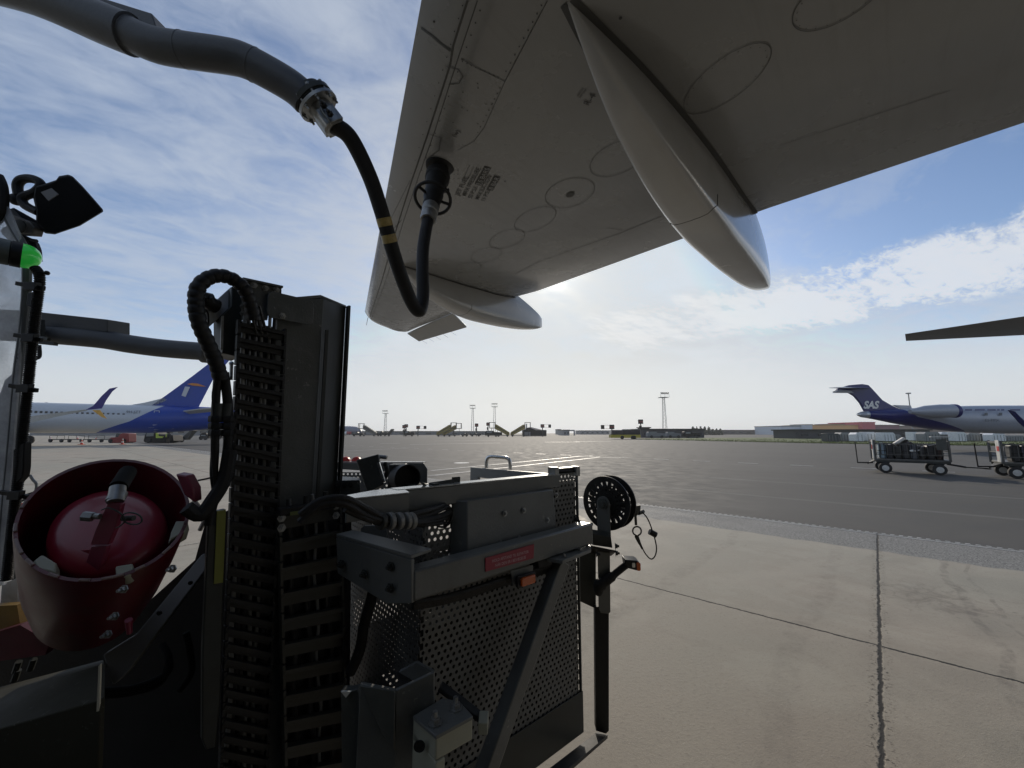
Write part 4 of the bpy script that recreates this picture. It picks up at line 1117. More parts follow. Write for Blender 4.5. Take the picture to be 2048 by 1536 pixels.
m = MB().lathe(mc + V(-.05, .06, 0), V(.5, -.7, .02), [(.058, 0), (.062, .01), (.062, .09), (.056, .09), (.052, .05)], 28); m.build('motor', M_BLACK, cage)
MB().obox(ad(795, 958, 1.92), V(.035, 0, 0), V(0, .04, 0), V(0, 0, .07)).build('motor_box', M_GREYD, cage, bevel=.004)
# grey box at the foot of the mast
m = MB().loft([[ad(x, y, d) for x, y, d in r] for r in ([(655, 1000, 1.45), (722, 1000, 1.45), (722, 1000, 1.6), (655, 1000, 1.6)], [(657, 962, 1.45), (720, 960, 1.45), (720, 955, 1.62), (668, 952, 1.62)])])
m.build('junction_box', M_GREY, cage, bevel=.002)
for x, y in ((674, 972), (689, 971), (701, 970)): MB().bolt(ad(x, y, 1.448), (0, -1, 0), .006, .005).build('bolt', M_GREYD, cage)
# curved hose and side bits between mast and cage
MB().tube(bez([ad(x, y, 1.25) for x, y in ((748, 1170), (742, 1200), (728, 1250), (722, 1290), (712, 1320), (700, 1345))], 6), .016, 12).build('hose', M_RUB, cage)
MB().prism(rrect(ad(748, 1065, 1.3), RT, Z3, .042, .022, .016), FW * -.004).build('round_plate', M_FRAME, cage)
MB().prism([ad(x, y, 1.28) for x, y in ((815, 1062), (850, 1052), (850, 1082), (843, 1084))], FW * .006).build('gusset_plate', M_FRAME, cage)
# inner expanded mesh behind the hose
em = MB()
for k in range(14):
    em.beam(ad(735, 1230 + k * 14, 1.62), ad(765, 1245 + k * 14, 1.62), .003, .003); em.beam(ad(765, 1230 + k * 14, 1.62), ad(735, 1245 + k * 14, 1.62), .003, .003)
em.build('mesh_guard', M_GREY, cage, smooth=0)
# bolted bumper bracket in the foreground
bk = thing('clamp_bracket', 'grey steel bracket with two bolts on ivory plastic pads, low in the foreground', 'bracket', V(*ad(820, 1450, .98).xy, .3))
D = .98
def bp(x, y, d=0.0): return ad(x, y, D + d)
# upright square tube with flared top
m = MB().prism([bp(720, 1368), bp(790, 1382), bp(792, 1640), bp(706, 1640)], FW * .01); m.build('upright', M_FRAME, bk, bevel=.002)
m = MB().prism([bp(790, 1382), bp(868, 1345, .03), bp(868, 1640, .03), bp(792, 1640)], FW * .01); m.build('upright', M_FRAME, bk, bevel=.002)
m = MB().prism([bp(762, 1348, .09), bp(800, 1344, .12), bp(826, 1362, .10), bp(790, 1382, .02)], Z3 * -.06); m.build('tube_mouth', M_BLACK, bk)
m = MB().prism([bp(721, 1372, -.005), bp(790, 1382, -.005), bp(788, 1500, -.02), bp(764, 1472, -.02)], FW * .006); m.build('gusset', M_GREY, bk, bevel=.002)
m = MB().prism([bp(798, 1345, .10), bp(833, 1326, .12), bp(868, 1345, .10), bp(868, 1365, .10), bp(828, 1362, .10)], FW * .01); m.build('gusset', M_FRAME, bk)
m = MB().prism([bp(682, 1382, .02), bp(703, 1382, .02), bp(715, 1378, .02), bp(730, 1420, .02), bp(764, 1470, .02), bp(766, 1640, .02), bp(684, 1640, .02)], FW * .02); m.build('side_plate', M_GREY, bk, bevel=.002)
MB().prism([bp(683, 1381, .018), bp(703, 1381, .018), bp(693, 1393, .018)], FW * -.004).build('corner_chip', M_LABEL, bk)
zc = bp(870, 1440, -.03).z
top = [onz(x, y, zc) for x, y in ((826, 1432), (885, 1396), (918, 1402), (946, 1432), (872, 1472))]
m = MB().prism(top, Z3 * -.008); m.build('top_plate', M_FRAME, bk, bevel=.001)
for x, y in ((870, 1447), (911, 1417)):
    MB().lathe(onz(x, y, zc + .0005), Z3, [(.017, 0), (.017, .003), (.011, .003), (.011, .013), (.0065, .013), (.0065, .026)], 6).build('bolt', M_GALV, bk)
e0, e1, e2, e3 = onz(826, 1432, zc - .009), onz(872, 1472, zc - .009), onz(946, 1432, zc - .009), onz(885, 1396, zc - .009)
m = MB().prism([e1, e2, e3, e0], Z3 * -.052); m.build('pad', M_IVORY, bk, bevel=.004)
m = MB().prism([e0 - Z3 * .03, e0 - Z3 * .12, e1 - Z3 * .11, e1 - Z3 * .055], (e2 - e1) * .25); m.build('pad', M_IVORY, bk, bevel=.003)
MB().lathe(bp(840, 1488, -.05), -FW, [(.010, 0), (.013, .004), (.013, .008), (.006, .008)], 16).build('pad_bolt', M_BLACK, bk)
MB().beam(ad(880, 1372, 1.08), ad(968, 1440, 1.06), .03, .012, Z3).build('arm', M_BLACK, bk, bevel=.002)
MB().obox(ad(967, 1445, 1.04), RT * .012, FW * .02, Z3 * .014).build('stop_block', M_IVORY, bk, bevel=.002)
# ------------------------------------------------------------------ cable reel
rl_ = thing('cable_reel', 'black slotted static cable reel on a grey arm above the cage corner', 'cable reel', onr(1205, 1090))
ax = V(math.sin(R(43)), math.cos(R(43)), 0.02).normalized()
rc = ad(1212, 1006, 1.80)
def disc(c, Ro, name):
    u = ax.cross(Z3).normalized(); w = ax.cross(u); m = MB(); n = 20; sub = 4; T = .003
    def P(r, a, z): return c + (u * math.cos(a) + w * math.sin(a)) * r + ax * z
    bands = [(.026, .054, False), (.054, .064, True), (.064, .070, False), (.070, .094, True), (.094, Ro, False)]
    for i in range(n):
        for k in range(sub):
            a0 = 2 * math.pi * (i + k / sub) / n; a1 = 2 * math.pi * (i + (k + 1) / sub) / n
            for r0, r1, slot in bands:
                if slot and k in (0, 1) : continue
                for z in (-T, T): m.quad(P(r0, a0, z), P(r1, a0, z), P(r1, a1, z), P(r0, a1, z))
                if slot:
                    for aa in (a0, a1): m.quad(P(r0, aa, -T), P(r1, aa, -T), P(r1, aa, T), P(r0, aa, T))
            m.quad(P(Ro, a0, -T), P(Ro, a1, -T), P(Ro, a1, T), P(Ro, a0, T))
    return m.build(name, M_PLAST, rl_, smooth=0)
disc(rc, .117, 'flange_disc'); disc(rc + ax * .052, .117, 'flange_disc')
MB().cyl(rc - ax * .004, rc + ax * .056, .045, 28).build('drum', M_PLAST, rl_)
wm = MB()
for k in range(6): wm.lathe(rc + ax * (.006 + k * .008), ax, [(.056, -.004), (.060, -.002), (.060, .002), (.056, .004)], 28)
wm.build('wound_cable', M_RUB, rl_)
ac = rc - ax * .02
au = ax.cross(Z3).normalized()
arm_pts = [ac + au * (-.033 if False else 0)]
hw = .032
pts = [ac + au * (hw * math.cos(R(a))) * 1 + Z3 * (hw * math.sin(R(a))) for a in range(0, 181, 20)]
bot = onr(1205, 1078).z
pts += [V(*(ac - au * hw).xy, bot), V(*(ac + au * hw).xy, bot)]
MB().prism(pts, -ax * .006).build('arm_plate', M_FRAME, rl_, bevel=.001)
MB().lathe(ac - ax * .006, -ax, [(.022, 0), (.022, .006), (.012, .007), (.012, .014), (.006, .014)], 20).build('hub', M_GREY, rl_)
c1_, c2_ = ac - ax * .012, ad(1278, 1026, 1.80)
MB().beam(c1_, c2_, .018, .006, ax).build('crank', M_GREY, rl_, bevel=.001)
MB().cyl(c2_ - ax * .004, c2_ + ax * .04, .009, 12).build('crank_grip', M_GREYD, rl_)
MB().prism([ad(x, y, 1.80) for x, y in ((1262, 1012), (1281, 1010), (1280, 1024), (1272, 1032), (1262, 1030))], FW * -.004).build('catch_plate', M_GREY, rl_)
MB().beam(ad(1270, 1020, 1.79), ad(1272, 1050, 1.79), .010, .006, -FW).build('hook_stem', M_GREYD, rl_)
kc = ad(1274, 1062, 1.79); MB().tube([kc + RT * .019 * math.cos(i / 16 * 6.283) + Z3 * .019 * math.sin(i / 16 * 6.283) for i in range(16)], .0035, 8, ring=True).build('ring', M_GREYD, rl_)
MB().tube(bez([ad(x, y, 1.79) for x, y in ((1272, 1070), (1278, 1084), (1285, 1098))], 4), [.008, .009, .009, .008, .007, .006, .005, .005, .004][:9], 10).build('clip', M_GREYD, rl_)
MB().tube(bez([ad(x, y, 1.79) for x, y in ((1285, 1097), (1292, 1109), (1302, 1118), (1310, 1112), (1313, 1096), (1309, 1075), (1305, 1063), (1300, 1048), (1293, 1034), (1282, 1022))], 6), .0028, 8).build('wire', M_RUB, rl_)
MB().cyl(ad(1299, 1063, 1.79), ad(1312, 1070, 1.79), .013, 18).build('stopper', M_BLACK, rl_, bevel=.001)
MB().prism([onr(1185, 1068, -.03), onr(1222, 1074, -.03), onr(1225, 1096, -.03), onr(1185, 1090, -.03)], FW * .06).build('mount', M_GREYD, rl_, bevel=.001)
MB().prism([onr(1182, 1094, -.05), onr(1232, 1104, -.05), onr(1222, 1112, .04), onr(1180, 1106, .04)], Z3 * .006).build('mount_plate', M_BLACK, rl_)
for x, y in ((1230, 1092), (1231, 1106), (1192, 1108)): MB().bolt(onr(x, y, -.05), V(1, -.2, 0), .009, .01).build('bolt', M_GREYD, rl_)
# side lamp on a black rubber stalk
sl_ = thing('marker_lamp', 'black stalk mounted marker lamp with a small orange lens, below the cable reel', 'lamp', onr(1205, 1165))
MB().tube(bez([onr(1196, 1172, -.03), onr(1212, 1162, -.03), onr(1232, 1146, -.03), onr(1248, 1133, -.03), onr(1256, 1128, -.03)], 5), [.026] * 4 + [.020] * 5 + [.015] * 12, 12).build('stalk', M_RUB, sl_)
MB().ball(onr(1197, 1175, -.02), .032, 14, (.7, .7, 1.1)).build('stalk_base', M_RUB, sl_)
hl = MB().prism([onr(1249, 1120, -.05), onr(1274, 1122, -.05), onr(1280, 1126, -.05), onr(1281, 1138, -.05), onr(1275, 1142, -.05), onr(1252, 1136, -.05)], FW * .05)
hl.build('lamp_body', M_PLAST, sl_, bevel=.004)
MB().prism(rrect(onr(1277, 1133, -.052), RT, Z3, .008, .016, .005), FW * -.003).build('lens', M_AMB, sl_)
MB().prism(rrect(onr(1267, 1130, -.052), RT, Z3, .006, .009, .003), FW * -.003).build('reflector', M_ALU, sl_)
# ------------------------------------------------------------------ left edge: cab pane, conduit, work light, green lamp
M_PANE = bpy.data.materials.new('scratched clear plastic'); M_PANE.use_nodes = True
t = M_PANE.node_tree; b = t.nodes['Principled BSDF']
b.inputs['Base Color'].default_value = (.80, .82, .84, 1); b.inputs['Roughness'].default_value = .25
tc = N(t, 'ShaderNodeTexCoord').outputs['Object']
L(t, maprange(t, noise_n(t, tc, 7, 6, .7), .3, .75, .30, .62), b.inputs['Alpha'])
pane = thing('side_window', 'cloudy clear plastic side window at the left edge with a grey rubber frame', 'window', ad(0, 1100, 1.25))
D0 = 1.25
MB().prism([ad(x, y, D0) for x, y in ((-260, 330), (-10, 372), (18, 420), (38, 470), (42, 540), (44, 620), (36, 760), (20, 960), (8, 1170), (-260, 1170))], FW * .006).build('pane', M_PANE, pane, smooth=0)
fr = [ad(x, y, D0 + .01) for x, y in ((0, 380), (10, 420), (28, 460), (50, 500), (54, 540), (52, 600), (44, 680), (34, 760), (22, 900), (12, 1000), (4, 1100), (-4, 1170))]
MB().tube(bez(fr, 5), .011, 10).build('frame', mat('grey rubber frame', (.11, .12, .12), .6), pane)
MB().prism([ad(x, y, D0 + .012) for x, y in ((10, 760), (40, 735), (36, 800), (20, 980), (12, 1100), (-12, 1180), (-60, 1180), (-60, 960))], FW * .004).build('lower_panel', mat('grey plastic panel', (.30, .31, .32), .5), pane)
MB().tube(bez([ad(x, y, D0) for x, y in ((-4, 352), (4, 372), (6, 400), (2, 430), (-20, 450))], 5), .013, 10).build('corner_tube', M_RUB, pane)
vc = thing('vertical_conduit', 'black corrugated conduit running down the window edge, tied with cable straps', 'conduit', ad(30, 1160, 1.2))
vp_ = bez([ad(x, y, 1.2) for x, y in ((70, 536), (78, 548), (79, 568), (72, 620), (64, 690), (55, 780), (46, 860), (40, 930), (30, 1010), (22, 1080), (14, 1160))], 24)
ribbed(vp_, .0105, .0125, .006).build('conduit', M_RUB, vc, smooth=0)
for x, y in ((64, 573), (60, 676), (50, 777), (32, 990)):
    MB().beam(ad(x - 30, y - 6, 1.19), ad(x + 24, y + 4, 1.19), .012, .010, FW).build('strap', M_PLAST, vc, bevel=.001)
    MB().obox(ad(x, y, 1.185), RT * .018, FW * .008, Z3 * .012).build('strap_head', M_PLAST, vc, bevel=.001)
MB().cyl(ad(80, 545, 1.2), ad(96, 547, 1.2), .004, 8).ball(ad(94, 546, 1.2), .007, 8).build('strap_end', M_PLAST, vc)
MB().obox(ad(68, 600, 1.2), RT * .012, FW * .008, Z3 * .02).build('sensor_block', M_PLAST, vc, bevel=.001)
MB().prism([ad(x, y, 1.19) for x, y in ((26, 900), (48, 885), (47, 935), (44, 955), (32, 968), (24, 960))], FW * .02).build('black_cover', M_BLACK, vc, bevel=.002)
# work light
wl_ = thing('work_light', 'square black work light with a pale sticker on its back, tilted against the sky', 'floodlight', ad(60, 450, 1.4))
cs = [(72, 420), (66, 395), (70, 372), (94, 366), (112, 360), (118, 352), (136, 349), (145, 352), (165, 372), (188, 398), (207, 420), (206, 424), (160, 452), (110, 469), (90, 467), (72, 448)]
f_ = [ad(x, y, 1.42) for x, y in cs]; cc = ad(135, 410, 1.30)
g_ = [p.lerp(cc, .12) + (cc - ad(135, 410, 1.42)) * .8 for p in f_]
MB().loft([f_, g_]).build('housing', M_MATTE, wl_, bevel=.004)
MB().prism([ad(x, y, 1.26) for x, y in ((83, 385), (104, 377), (118, 389), (98, 402))], FW * -.002).build('sticker', mat('grey sticker', (.20, .20, .20), .5), wl_)
MB().tube(bez([ad(x, y, 1.40) for x, y in ((38, 392), (35, 372), (42, 360), (58, 357), (76, 362), (82, 372), (70, 385), (50, 392), (44, 400), (52, 412), (78, 425))], 4), .014, 10).build('bracket_arm', M_BLACK, wl_)
MB().ball(ad(32, 399, 1.4), .020, 12).build('knob', M_BLACK, wl_)
MB().cyl(ad(20, 425, 1.36), ad(75, 455, 1.4), .020, 14).build('hinge_tube', M_BLACK, wl_)
MB().prism([ad(x, y, 1.33) for x, y in ((8, 412), (22, 428), (58, 442), (68, 455), (64, 468), (34, 466), (12, 450), (4, 430))], FW * .03).build('mount_plate', mat('brown grey steel', (.11, .10, .085), .5, dirt=.4), wl_, bevel=.003)
MB().lathe(ad(40, 453, 1.32), -FW, [(.022, 0), (.022, .004), (.012, .006)], 14).build('bolt', M_GREYD, wl_)
MB().tube(bez([ad(x, y, 1.36) for x, y in ((20, 462), (40, 480), (62, 492), (66, 520))], 4), .022, 10).build('cable', M_RUB, wl_)
MB().cyl(ad(60, 480, 1.35), ad(73, 482, 1.35), .006, 8).build('knob', M_BLACK, wl_)
# green lamp
gl_ = thing('signal_lamp', 'domed green signal lamp glowing at the end of a black holder', 'lamp', ad(40, 510, 1.25))
M_GRN = mat('green dome', (0.03, 0.50, 0.06), .22, coat=.5, var=.05, emit=((.05, .75, .10), .22))
gc = ad(44, 511, 1.20); gd_ = V(.64, .77, 0).normalized()
MB().lathe(gc, gd_, [(.036, 0), (.036, .007), (.0345, .015), (.030, .024), (.0225, .032), (.013, .0375), (.003, .0395)], 28).build('dome', M_GRN, gl_, smooth=1.2)
MB().lathe(gc - gd_ * .022, gd_, [(.036, 0), (.0375, .002), (.0375, .021), (.036, .022)], 28).build('collar', M_PLAST, gl_)
MB().lathe(gc - gd_ * .10, gd_, [(.036, 0), (.037, .004), (.037, .077)], 28).build('holder', mat('green grey holder', (.10, .12, .11), .5), gl_)
# ------------------------------------------------------------------ red hose holder
dr = thing('hose_holder', 'dark red open drum holding a red capped hose end, at the lower left', 'drum', ad(180, 1290, 1.05))
Cn = ad(203, 1041, 1.0); Nd = V(.30, -.60, .74).normalized()
def rim_pt(a, s=1.0, lift=0.0):
    x = 203 + 177 * s * math.cos(a); y = 1041 + 123 * s * math.sin(a - R(11))
    return onp(x, y, Cn, Nd)
base_c = ad(178, 1205, 1.10)
n = 48
top = [rim_pt(2 * math.pi * i / n) for i in range(n)]
cen = sum(top, Vector()) / n
def ring(k, f):   # k: 0 rim, 1 foot; f: radius factor
    cc_ = cen.lerp(base_c, k)
    return [cc_ + (p - cen) * f for p in top]
MB().loft([ring(0, .955), ring(0, 1.0), ring(.03, 1.005), ring(.35, .95), ring(.7, .86), ring(1.0, .72), ring(1.0, .66), ring(.6, .82), ring(.3, .91), ring(0, .955)], caps=False).build('shell', M_RED, dr, smooth=.8)
MB().loft([ring(.97, .70), ring(.99, .3)]).build('base', M_RED, dr)
rw = MB(); 
for i in range(n):
    if (i * 7) % 11 < 5 and 2 < i < 30: rw.tube([ring(0, .978)[i] + Nd * .001, ring(0, .978)[(i + 1) % n] + Nd * .001], .0035, 6)
rw.build('chipped_rim', mat('worn primer', (.22, .16, .15), .6), dr)
# cap dome inside
M_CAP = mat('red cap plastic', (0.20, 0.004, 0.020), .4, coat=.3, var=.1)
ccap = ad(215, 1072, 1.02)
capr = [(p - cen) for p in top]
MB().loft([[ccap - Nd * .04 + q * .70 for q in capr], [ccap + q * .70 for q in capr], [ccap + Nd * .02 + q * .66 for q in capr], [ccap + Nd * .035 + q * .5 for q in capr], [ccap + Nd * .042 + q * .25 for q in capr], [ccap + Nd * .044 + q * .02 for q in capr]]).build('cap', M_CAP, dr, smooth=1)
MB().prism([ad(x, y, .93) for x, y in ((215, 1004), (242, 1008), (232, 1052), (216, 1090), (180, 1090), (190, 1060))], FW * .012).build('lever', M_PINK, dr, bevel=.002)
MB().prism([ad(x, y, .935) for x, y in ((182, 1092), (214, 1092), (204, 1124), (192, 1152), (160, 1153), (166, 1140))], FW * .012).build('lever', M_PINK, dr, bevel=.002)
MB().prism([ad(x, y, .945) for x, y in ((120, 1103), (180, 1100), (176, 1124), (150, 1116))], FW * .01).build('tab', M_CAP, dr)
MB().cyl(ad(236, 975, .955), ad(231, 1004, .935), .0155, 16).cyl(ad(238, 985, .952), ad(229, 1003, .936), .017, 12).build('ferrule', M_GALV, dr)
MB().cyl(ad(256, 944, 1.03), ad(236, 976, .955), .018, 12).build('hose_end', M_MATTE, dr)
MB().cyl(ad(166, 1032, .92), ad(186, 1034, .925), .011, 6).cyl(ad(186, 1032, .925), ad(200, 1033, .925), .0065, 10).build('bolt', M_GALV, dr)
MB().cyl(ad(245, 1037, .93), ad(268, 1036, .93), .006, 10).build('pin', M_GREYD, dr)
rr_ = [ad(264 + 20 * math.cos(i / 18 * 6.283), 1037 + 12 * math.sin(i / 18 * 6.283 + .2), .92) for i in range(18)]
MB().tube(rr_, .0018, 6, ring=True).build('split_ring', M_GREYD, dr)
MB().tube(bez([ad(x, y, .92) for x, y in ((203, 1020), (218, 1016), (240, 1026), (250, 1040), (240, 1052), (232, 1056))], 4), .0016, 6).build('safety_wire', M_GREYD, dr)
# ivory stops bolted inside the rim
for pts in (((64, 1123), (84, 1108), (112, 1125), (112, 1146), (100, 1144), (74, 1138)), ((230, 1132), (266, 1126), (267, 1144), (255, 1152), (232, 1154)), ((352, 1042), (376, 1042), (370, 1062), (342, 1078), (336, 1088), (342, 1064))):
    q = [onp(x, y, Cn - Nd * .0, Nd) for x, y in pts]
    MB().prism(q, Nd * -.035).build('stop', M_IVORY, dr, bevel=.004)
for x, y in ((249, 1178), (231, 1232), (217, 1268), (346, 1137)):
    MB().bolt(ad(x, y, .885), (0, -1, .1), .006, .010).build('bolt', M_GALV, dr)
MB().cyl(ad(257, 1240, .89), ad(259, 1266, .9), .007, 10, .005).build('drip_mark', M_PINK, dr)
# pink lugs behind rim on the right
MB().prism([ad(x, y, 1.07) for x, y in ((350, 948), (372, 952), (386, 978), (388, 1006), (368, 990))], FW * .03).build('lug', M_PINK, dr, bevel=.004)
# ------------------------------------------------------------------ chassis parts, lower left
ch = thing('refuelling_vehicle', 'dark chassis of the refuelling vehicle at the lower left with a yellow stripe', 'vehicle', ad(150, 1500, 1.1))
MB().prism([ad(x, y, d) for x, y, d in ((402, 1110, 1.32), (418, 1130, 1.30), (250, 1350, 1.02), (225, 1372, 1.0), (205, 1310, 1.04), (270, 1270, 1.10))], FW * .02).build('brace_plate', mat('brown grey plate', (.075, .073, .062), .5, dirt=.3), ch, bevel=.003)
for x, y in ((382, 1165), (320, 1225)): MB().lathe(ad(x, y, 1.16 if x > 350 else 1.08), -FW, [(.006, 0), (.006, .004)], 10).build('bolt', M_BLACK, ch)
sk_ = [[ad(-80, 1398 + 0, 1.2), ad(200, 1324, 1.2)], [ad(-80, 1410, .93), ad(202, 1335, .93)], [ad(-80, 1480, .80), ad(201, 1400, .80)], [ad(-80, 1640, .78), ad(196, 1545, .78)], [ad(-80, 1800, .8), ad(194, 1700, .8)]]
MB().loft([[p, q, q + FW * .01, p + FW * .01] for p, q in sk_]).build('mudguard', mat('dull beige grey paint', (.030, .028, .019), .75, dirt=.4, chips=.15, spec=.15), ch, bevel=.002)
MB().prism([ad(x, y, .8) for x, y in ((200, 1330), (204, 1326), (198, 1520), (188, 1560), (180, 1560), (192, 1515))], FW * -.003).build('edge_strip', mat('pale edge', (.5, .47, .38), .4), ch)
MB().prism([ad(x, y, 1.25) for x, y in ((-60, 1215), (34, 1210), (42, 1258), (20, 1272), (-60, 1275))], FW * .02).build('yellow_panel', mat('ochre yellow paint', (.22, .12, .008), .5, dirt=.3), ch)
MB().prism([ad(x, y, 1.2) for x, y in ((-60, 1280), (40, 1250), (100, 1285), (90, 1310), (-60, 1330))], FW * .02).build('red_panel', M_RED, ch)
MB().prism([ad(x, y, 1.3) for x, y in ((4, 1168), (36, 1156), (34, 1210), (0, 1214))], FW * .01).build('reflective_plate', mat('pale plate', (.45, .46, .48), .35, dirt=.4), ch)
for i, (x0, y0, x1, y1) in enumerate(((208, 1382, 330, 1350), (208, 1390, 320, 1365))):
    MB().tube(bez([ad(x0, y0, 1.08), ad((x0 + x1) / 2, y0 - 6, 1.08), ad(x1, y1, 1.1), ad(338, 1320, 1.12), ad(325, 1290, 1.15)], 5), .009, 10).build('hydraulic_pipe', M_MATTE, ch)
MB().tube(bez([ad(x, y, 1.15) for x, y in ((372, 1265), (380, 1300), (383, 1345), (360, 1380))], 5), .008, 10).build('hydraulic_pipe', M_MATTE, ch)
for x, y in ((28, 1362), (30, 1345), (60, 1340)): MB().cyl(ad(x, y, 1.2), ad(x + 8, y - 22, 1.2), .008, 8).build('hose_fitting', M_GREYD, ch)
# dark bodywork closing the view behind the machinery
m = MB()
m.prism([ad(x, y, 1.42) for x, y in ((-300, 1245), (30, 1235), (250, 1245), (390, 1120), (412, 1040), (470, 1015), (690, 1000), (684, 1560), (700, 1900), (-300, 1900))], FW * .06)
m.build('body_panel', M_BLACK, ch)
MB().prism([V(-4.2, -1.0, .5), V(1.3, -1.0, .5), V(1.3, -1.0, 3.3), V(-4.2, -1.0, 3.3)], V(0, -7, 0)).build('unseen_sky_block', M_GREYD, ch)  # unseen vehicle bulk, added and enlarged behind the camera to block the back sky
MB().prism([V(-3.6, -.6, .35), V(.35, -.35, .35), V(.3, .55, .35), V(-1.6, .9, .35), V(-3.6, .9, .35)], V(0, 0, -.12)).build('deck', M_BLACK, ch)
# railing with a red and white board beyond the drum
rl2 = thing('railing', 'low dark railing with a red and white board, left of the red drum', 'railing', ad(50, 1060, 2.0))
MB().beam(ad(20, 1000, 1.9), ad(84, 980, 1.9), .012, .008).build('rail', M_BLACK, rl2)
MB().beam(ad(30, 1008, 1.9), ad(70, 990, 1.9), .008, .008).build('rail', M_BLACK, rl2)
MB().prism([ad(x, y, 2.0) for x, y in ((4, 1018), (44, 1006), (40, 1018), (4, 1032))], FW * .01).build('red_board', mat('bright red board', (.65, .05, .03), .4), rl2)
MB().prism([ad(x, y, 2.0) for x, y in ((4, 1033), (40, 1019), (34, 1028), (4, 1050))], FW * .01).build('white_board', M_WHITE, rl2)
MB().prism([ad(x, y, 2.02) for x, y in ((-30, 1050), (36, 1045), (30, 1160), (-30, 1160))], FW * .01).build('lower_board', M_GREYD, rl2)
hd = MB().tube(bez([ad(x, y, 2.0) for x, y in ((60, 950), (66, 960), (73, 968), (72, 982))], 3), .006, 8); hd.build('grab_handle', M_GALV, rl2)
m = MB().tube(bez([ad(x, y, 1.5) for x, y in ((388, 1000), (400, 1015), (412, 1030), (400, 1060))], 4), .008, 8); m.build('bright_pipe', M_GALV, rl2)
# ------------------------------------------------------------------ far side of the apron
def gx(px, Y, z=0.0):
    r = ray(px, 866); return CAM.x + r.x * (Y / r.y)
def hz(py, Y): return at(1024, py, Y).z
def gy(py): return onz(1024, py).y
def box_at(m, px0, px1, Y, z0, z1, dep=2.0):
    m.box(gx(px0, Y), gx(px1, Y), Y, Y + dep, z0, z1); return m
# ---------------- white and blue jet on the left
YL = 56.0
pt1, pt2 = V(-66.5, 50.0, 0), V(-46.0, 62.0, 0)
DJ = (pt2 - pt1).normalized()                                   # nose to tail
NJ = V(DJ.y, -DJ.x, 0)                                          # towards us
def onj(px, py, off=0.0): return onp(px, py, V(-54.2, 56, 0) + NJ * off, NJ)
jet = thing('airliner', 'white jet with a blue tail fin and split winglet parked at the left', 'airplane', V(-54, 56, 0))
jc = onj(240, 838)                                             # body centre there
axis0 = V(jc.x, jc.y, 3.55)
Rj = 1.95
M_JW = mat('jet white', (0.50, 0.53, 0.56), 0.35, var=.04, coat=.3)
M_JB = mat('jet blue', (0.005, 0.045, 0.31), 0.45, var=.08, coat=.1)
M_OR = mat('orange paint', (.55, .20, .03), .4)
s_tail = (onj(420, 800) - axis0).dot(DJ)
# body rings; blue paint begins along a slanting curve, so the body is two parts cut there
st = [-24, -16, -8, -2, 2, 4, 6, 8, 10, 12, 14, 16, 18, 19.5, 21]
def jr(s):
    k = min(max((s - 3) / 18, 0), 1); zc = axis0.z + .95 * k ** 1.3; r = Rj * (1 - .86 * k ** 1.7)
    return zc, r
def body_rings(r_add, s_list):
    out = []
    for s in s_list:
        zc, r = jr(s); c = V(axis0.x, axis0.y, zc) + DJ * s
        out.append([c + NJ * ((r + r_add) * math.cos(a)) + Z3 * ((r + r_add) * math.sin(a)) for a in [i / 28 * 2 * math.pi for i in range(28)]])
    return out
MB().loft(body_rings(0, st)).build('fuselage', M_JW, jet, smooth=1)
# blue tail: shell where s > curve(z)
m = MB(); nn_ = 40
for i in range(nn_):
    pass
rows = []
for j in range(33):
    a = j / 32 * 2 * math.pi
    line = []
    for i in range(15):
        # the edge of the paint runs from low and forward to high and aft
        h = math.sin(a); s0 = (onj(interp(h, [-1, -.2, 1], [196, 268, 330]), 838) - axis0).dot(DJ)
        s = s0 + (21.02 - s0) * i / 14
        zc, r = jr(s); c = V(axis0.x, axis0.y, zc) + DJ * s
        line.append(c + NJ * ((r + .012) * math.cos(a)) + Z3 * ((r + .012) * math.sin(a)))
    rows.append(line)
m.loft(rows, caps=False, close=False)
m.build('tail_paint', M_JB, jet, smooth=1)
# fin
def jp(px, py, off=0.0): return onj(px, py, off)
fo = NJ * 0
fin = MB().prism([jp(296, 815), jp(330, 792), jp(385, 752), jp(432, 716), jp(462, 716), jp(425, 760), jp(398, 812), jp(395, 822)], NJ * -.25).build('tail_fin', M_JB, jet, bevel=.03)
MB().prism([jp(255, 811), jp(290, 805), jp(327, 796), jp(334, 800), jp(300, 816)], NJ * -.22).build('dorsal_fin', M_JW, jet)
MB().prism([jp(374, 768, .14), jp(385, 771, .14), jp(405, 773, .14), jp(412, 773, .14), jp(395, 767, .14), jp(384, 766, .14)], NJ * -.02).build('fin_emblem', M_OR, fin)
MB().prism([jp(370, 773, .14), jp(380, 774, .14), jp(371, 794, .14), jp(363, 791, .14)], NJ * -.02).build('fin_emblem', M_JW, fin)
MB().prism([jp(362, 824, 1.0), jp(400, 819, 5.0), jp(432, 817, 7.0), jp(440, 822, 7.0), jp(372, 829, 1.0)], Z3 * .15).build('tailplane', mat('pale grey wing', (.38, .38, .36), .4), jet)
m = MB()
for i in range(20):
    x = 52 + i * 10.3
    p = jp(x, 824 + (x - 60) * .028, Rj * .90)
    m.prism([p + DJ * a_ + Z3 * b_ + NJ * .10 for a_, b_ in ((-.12, -.16), (.12, -.16), (.12, .16), (-.12, .16))], NJ * .02)
m.build('window_row', mat('window glass', (.03, .035, .04), .1), jet)
dm = MB()
for (a_, b_, c_, d_) in ((308, 821, 319, 822.2), (308, 844, 319, 846), (308, 821, 309.2, 845), (318, 821, 319.2, 845)):
    dm.prism([jp(a_, b_, 1.72), jp(c_, b_, 1.72), jp(c_, d_, 1.72), jp(a_, d_, 1.72)], NJ * .02)
dm.build('door_outline', M_JW, jet)
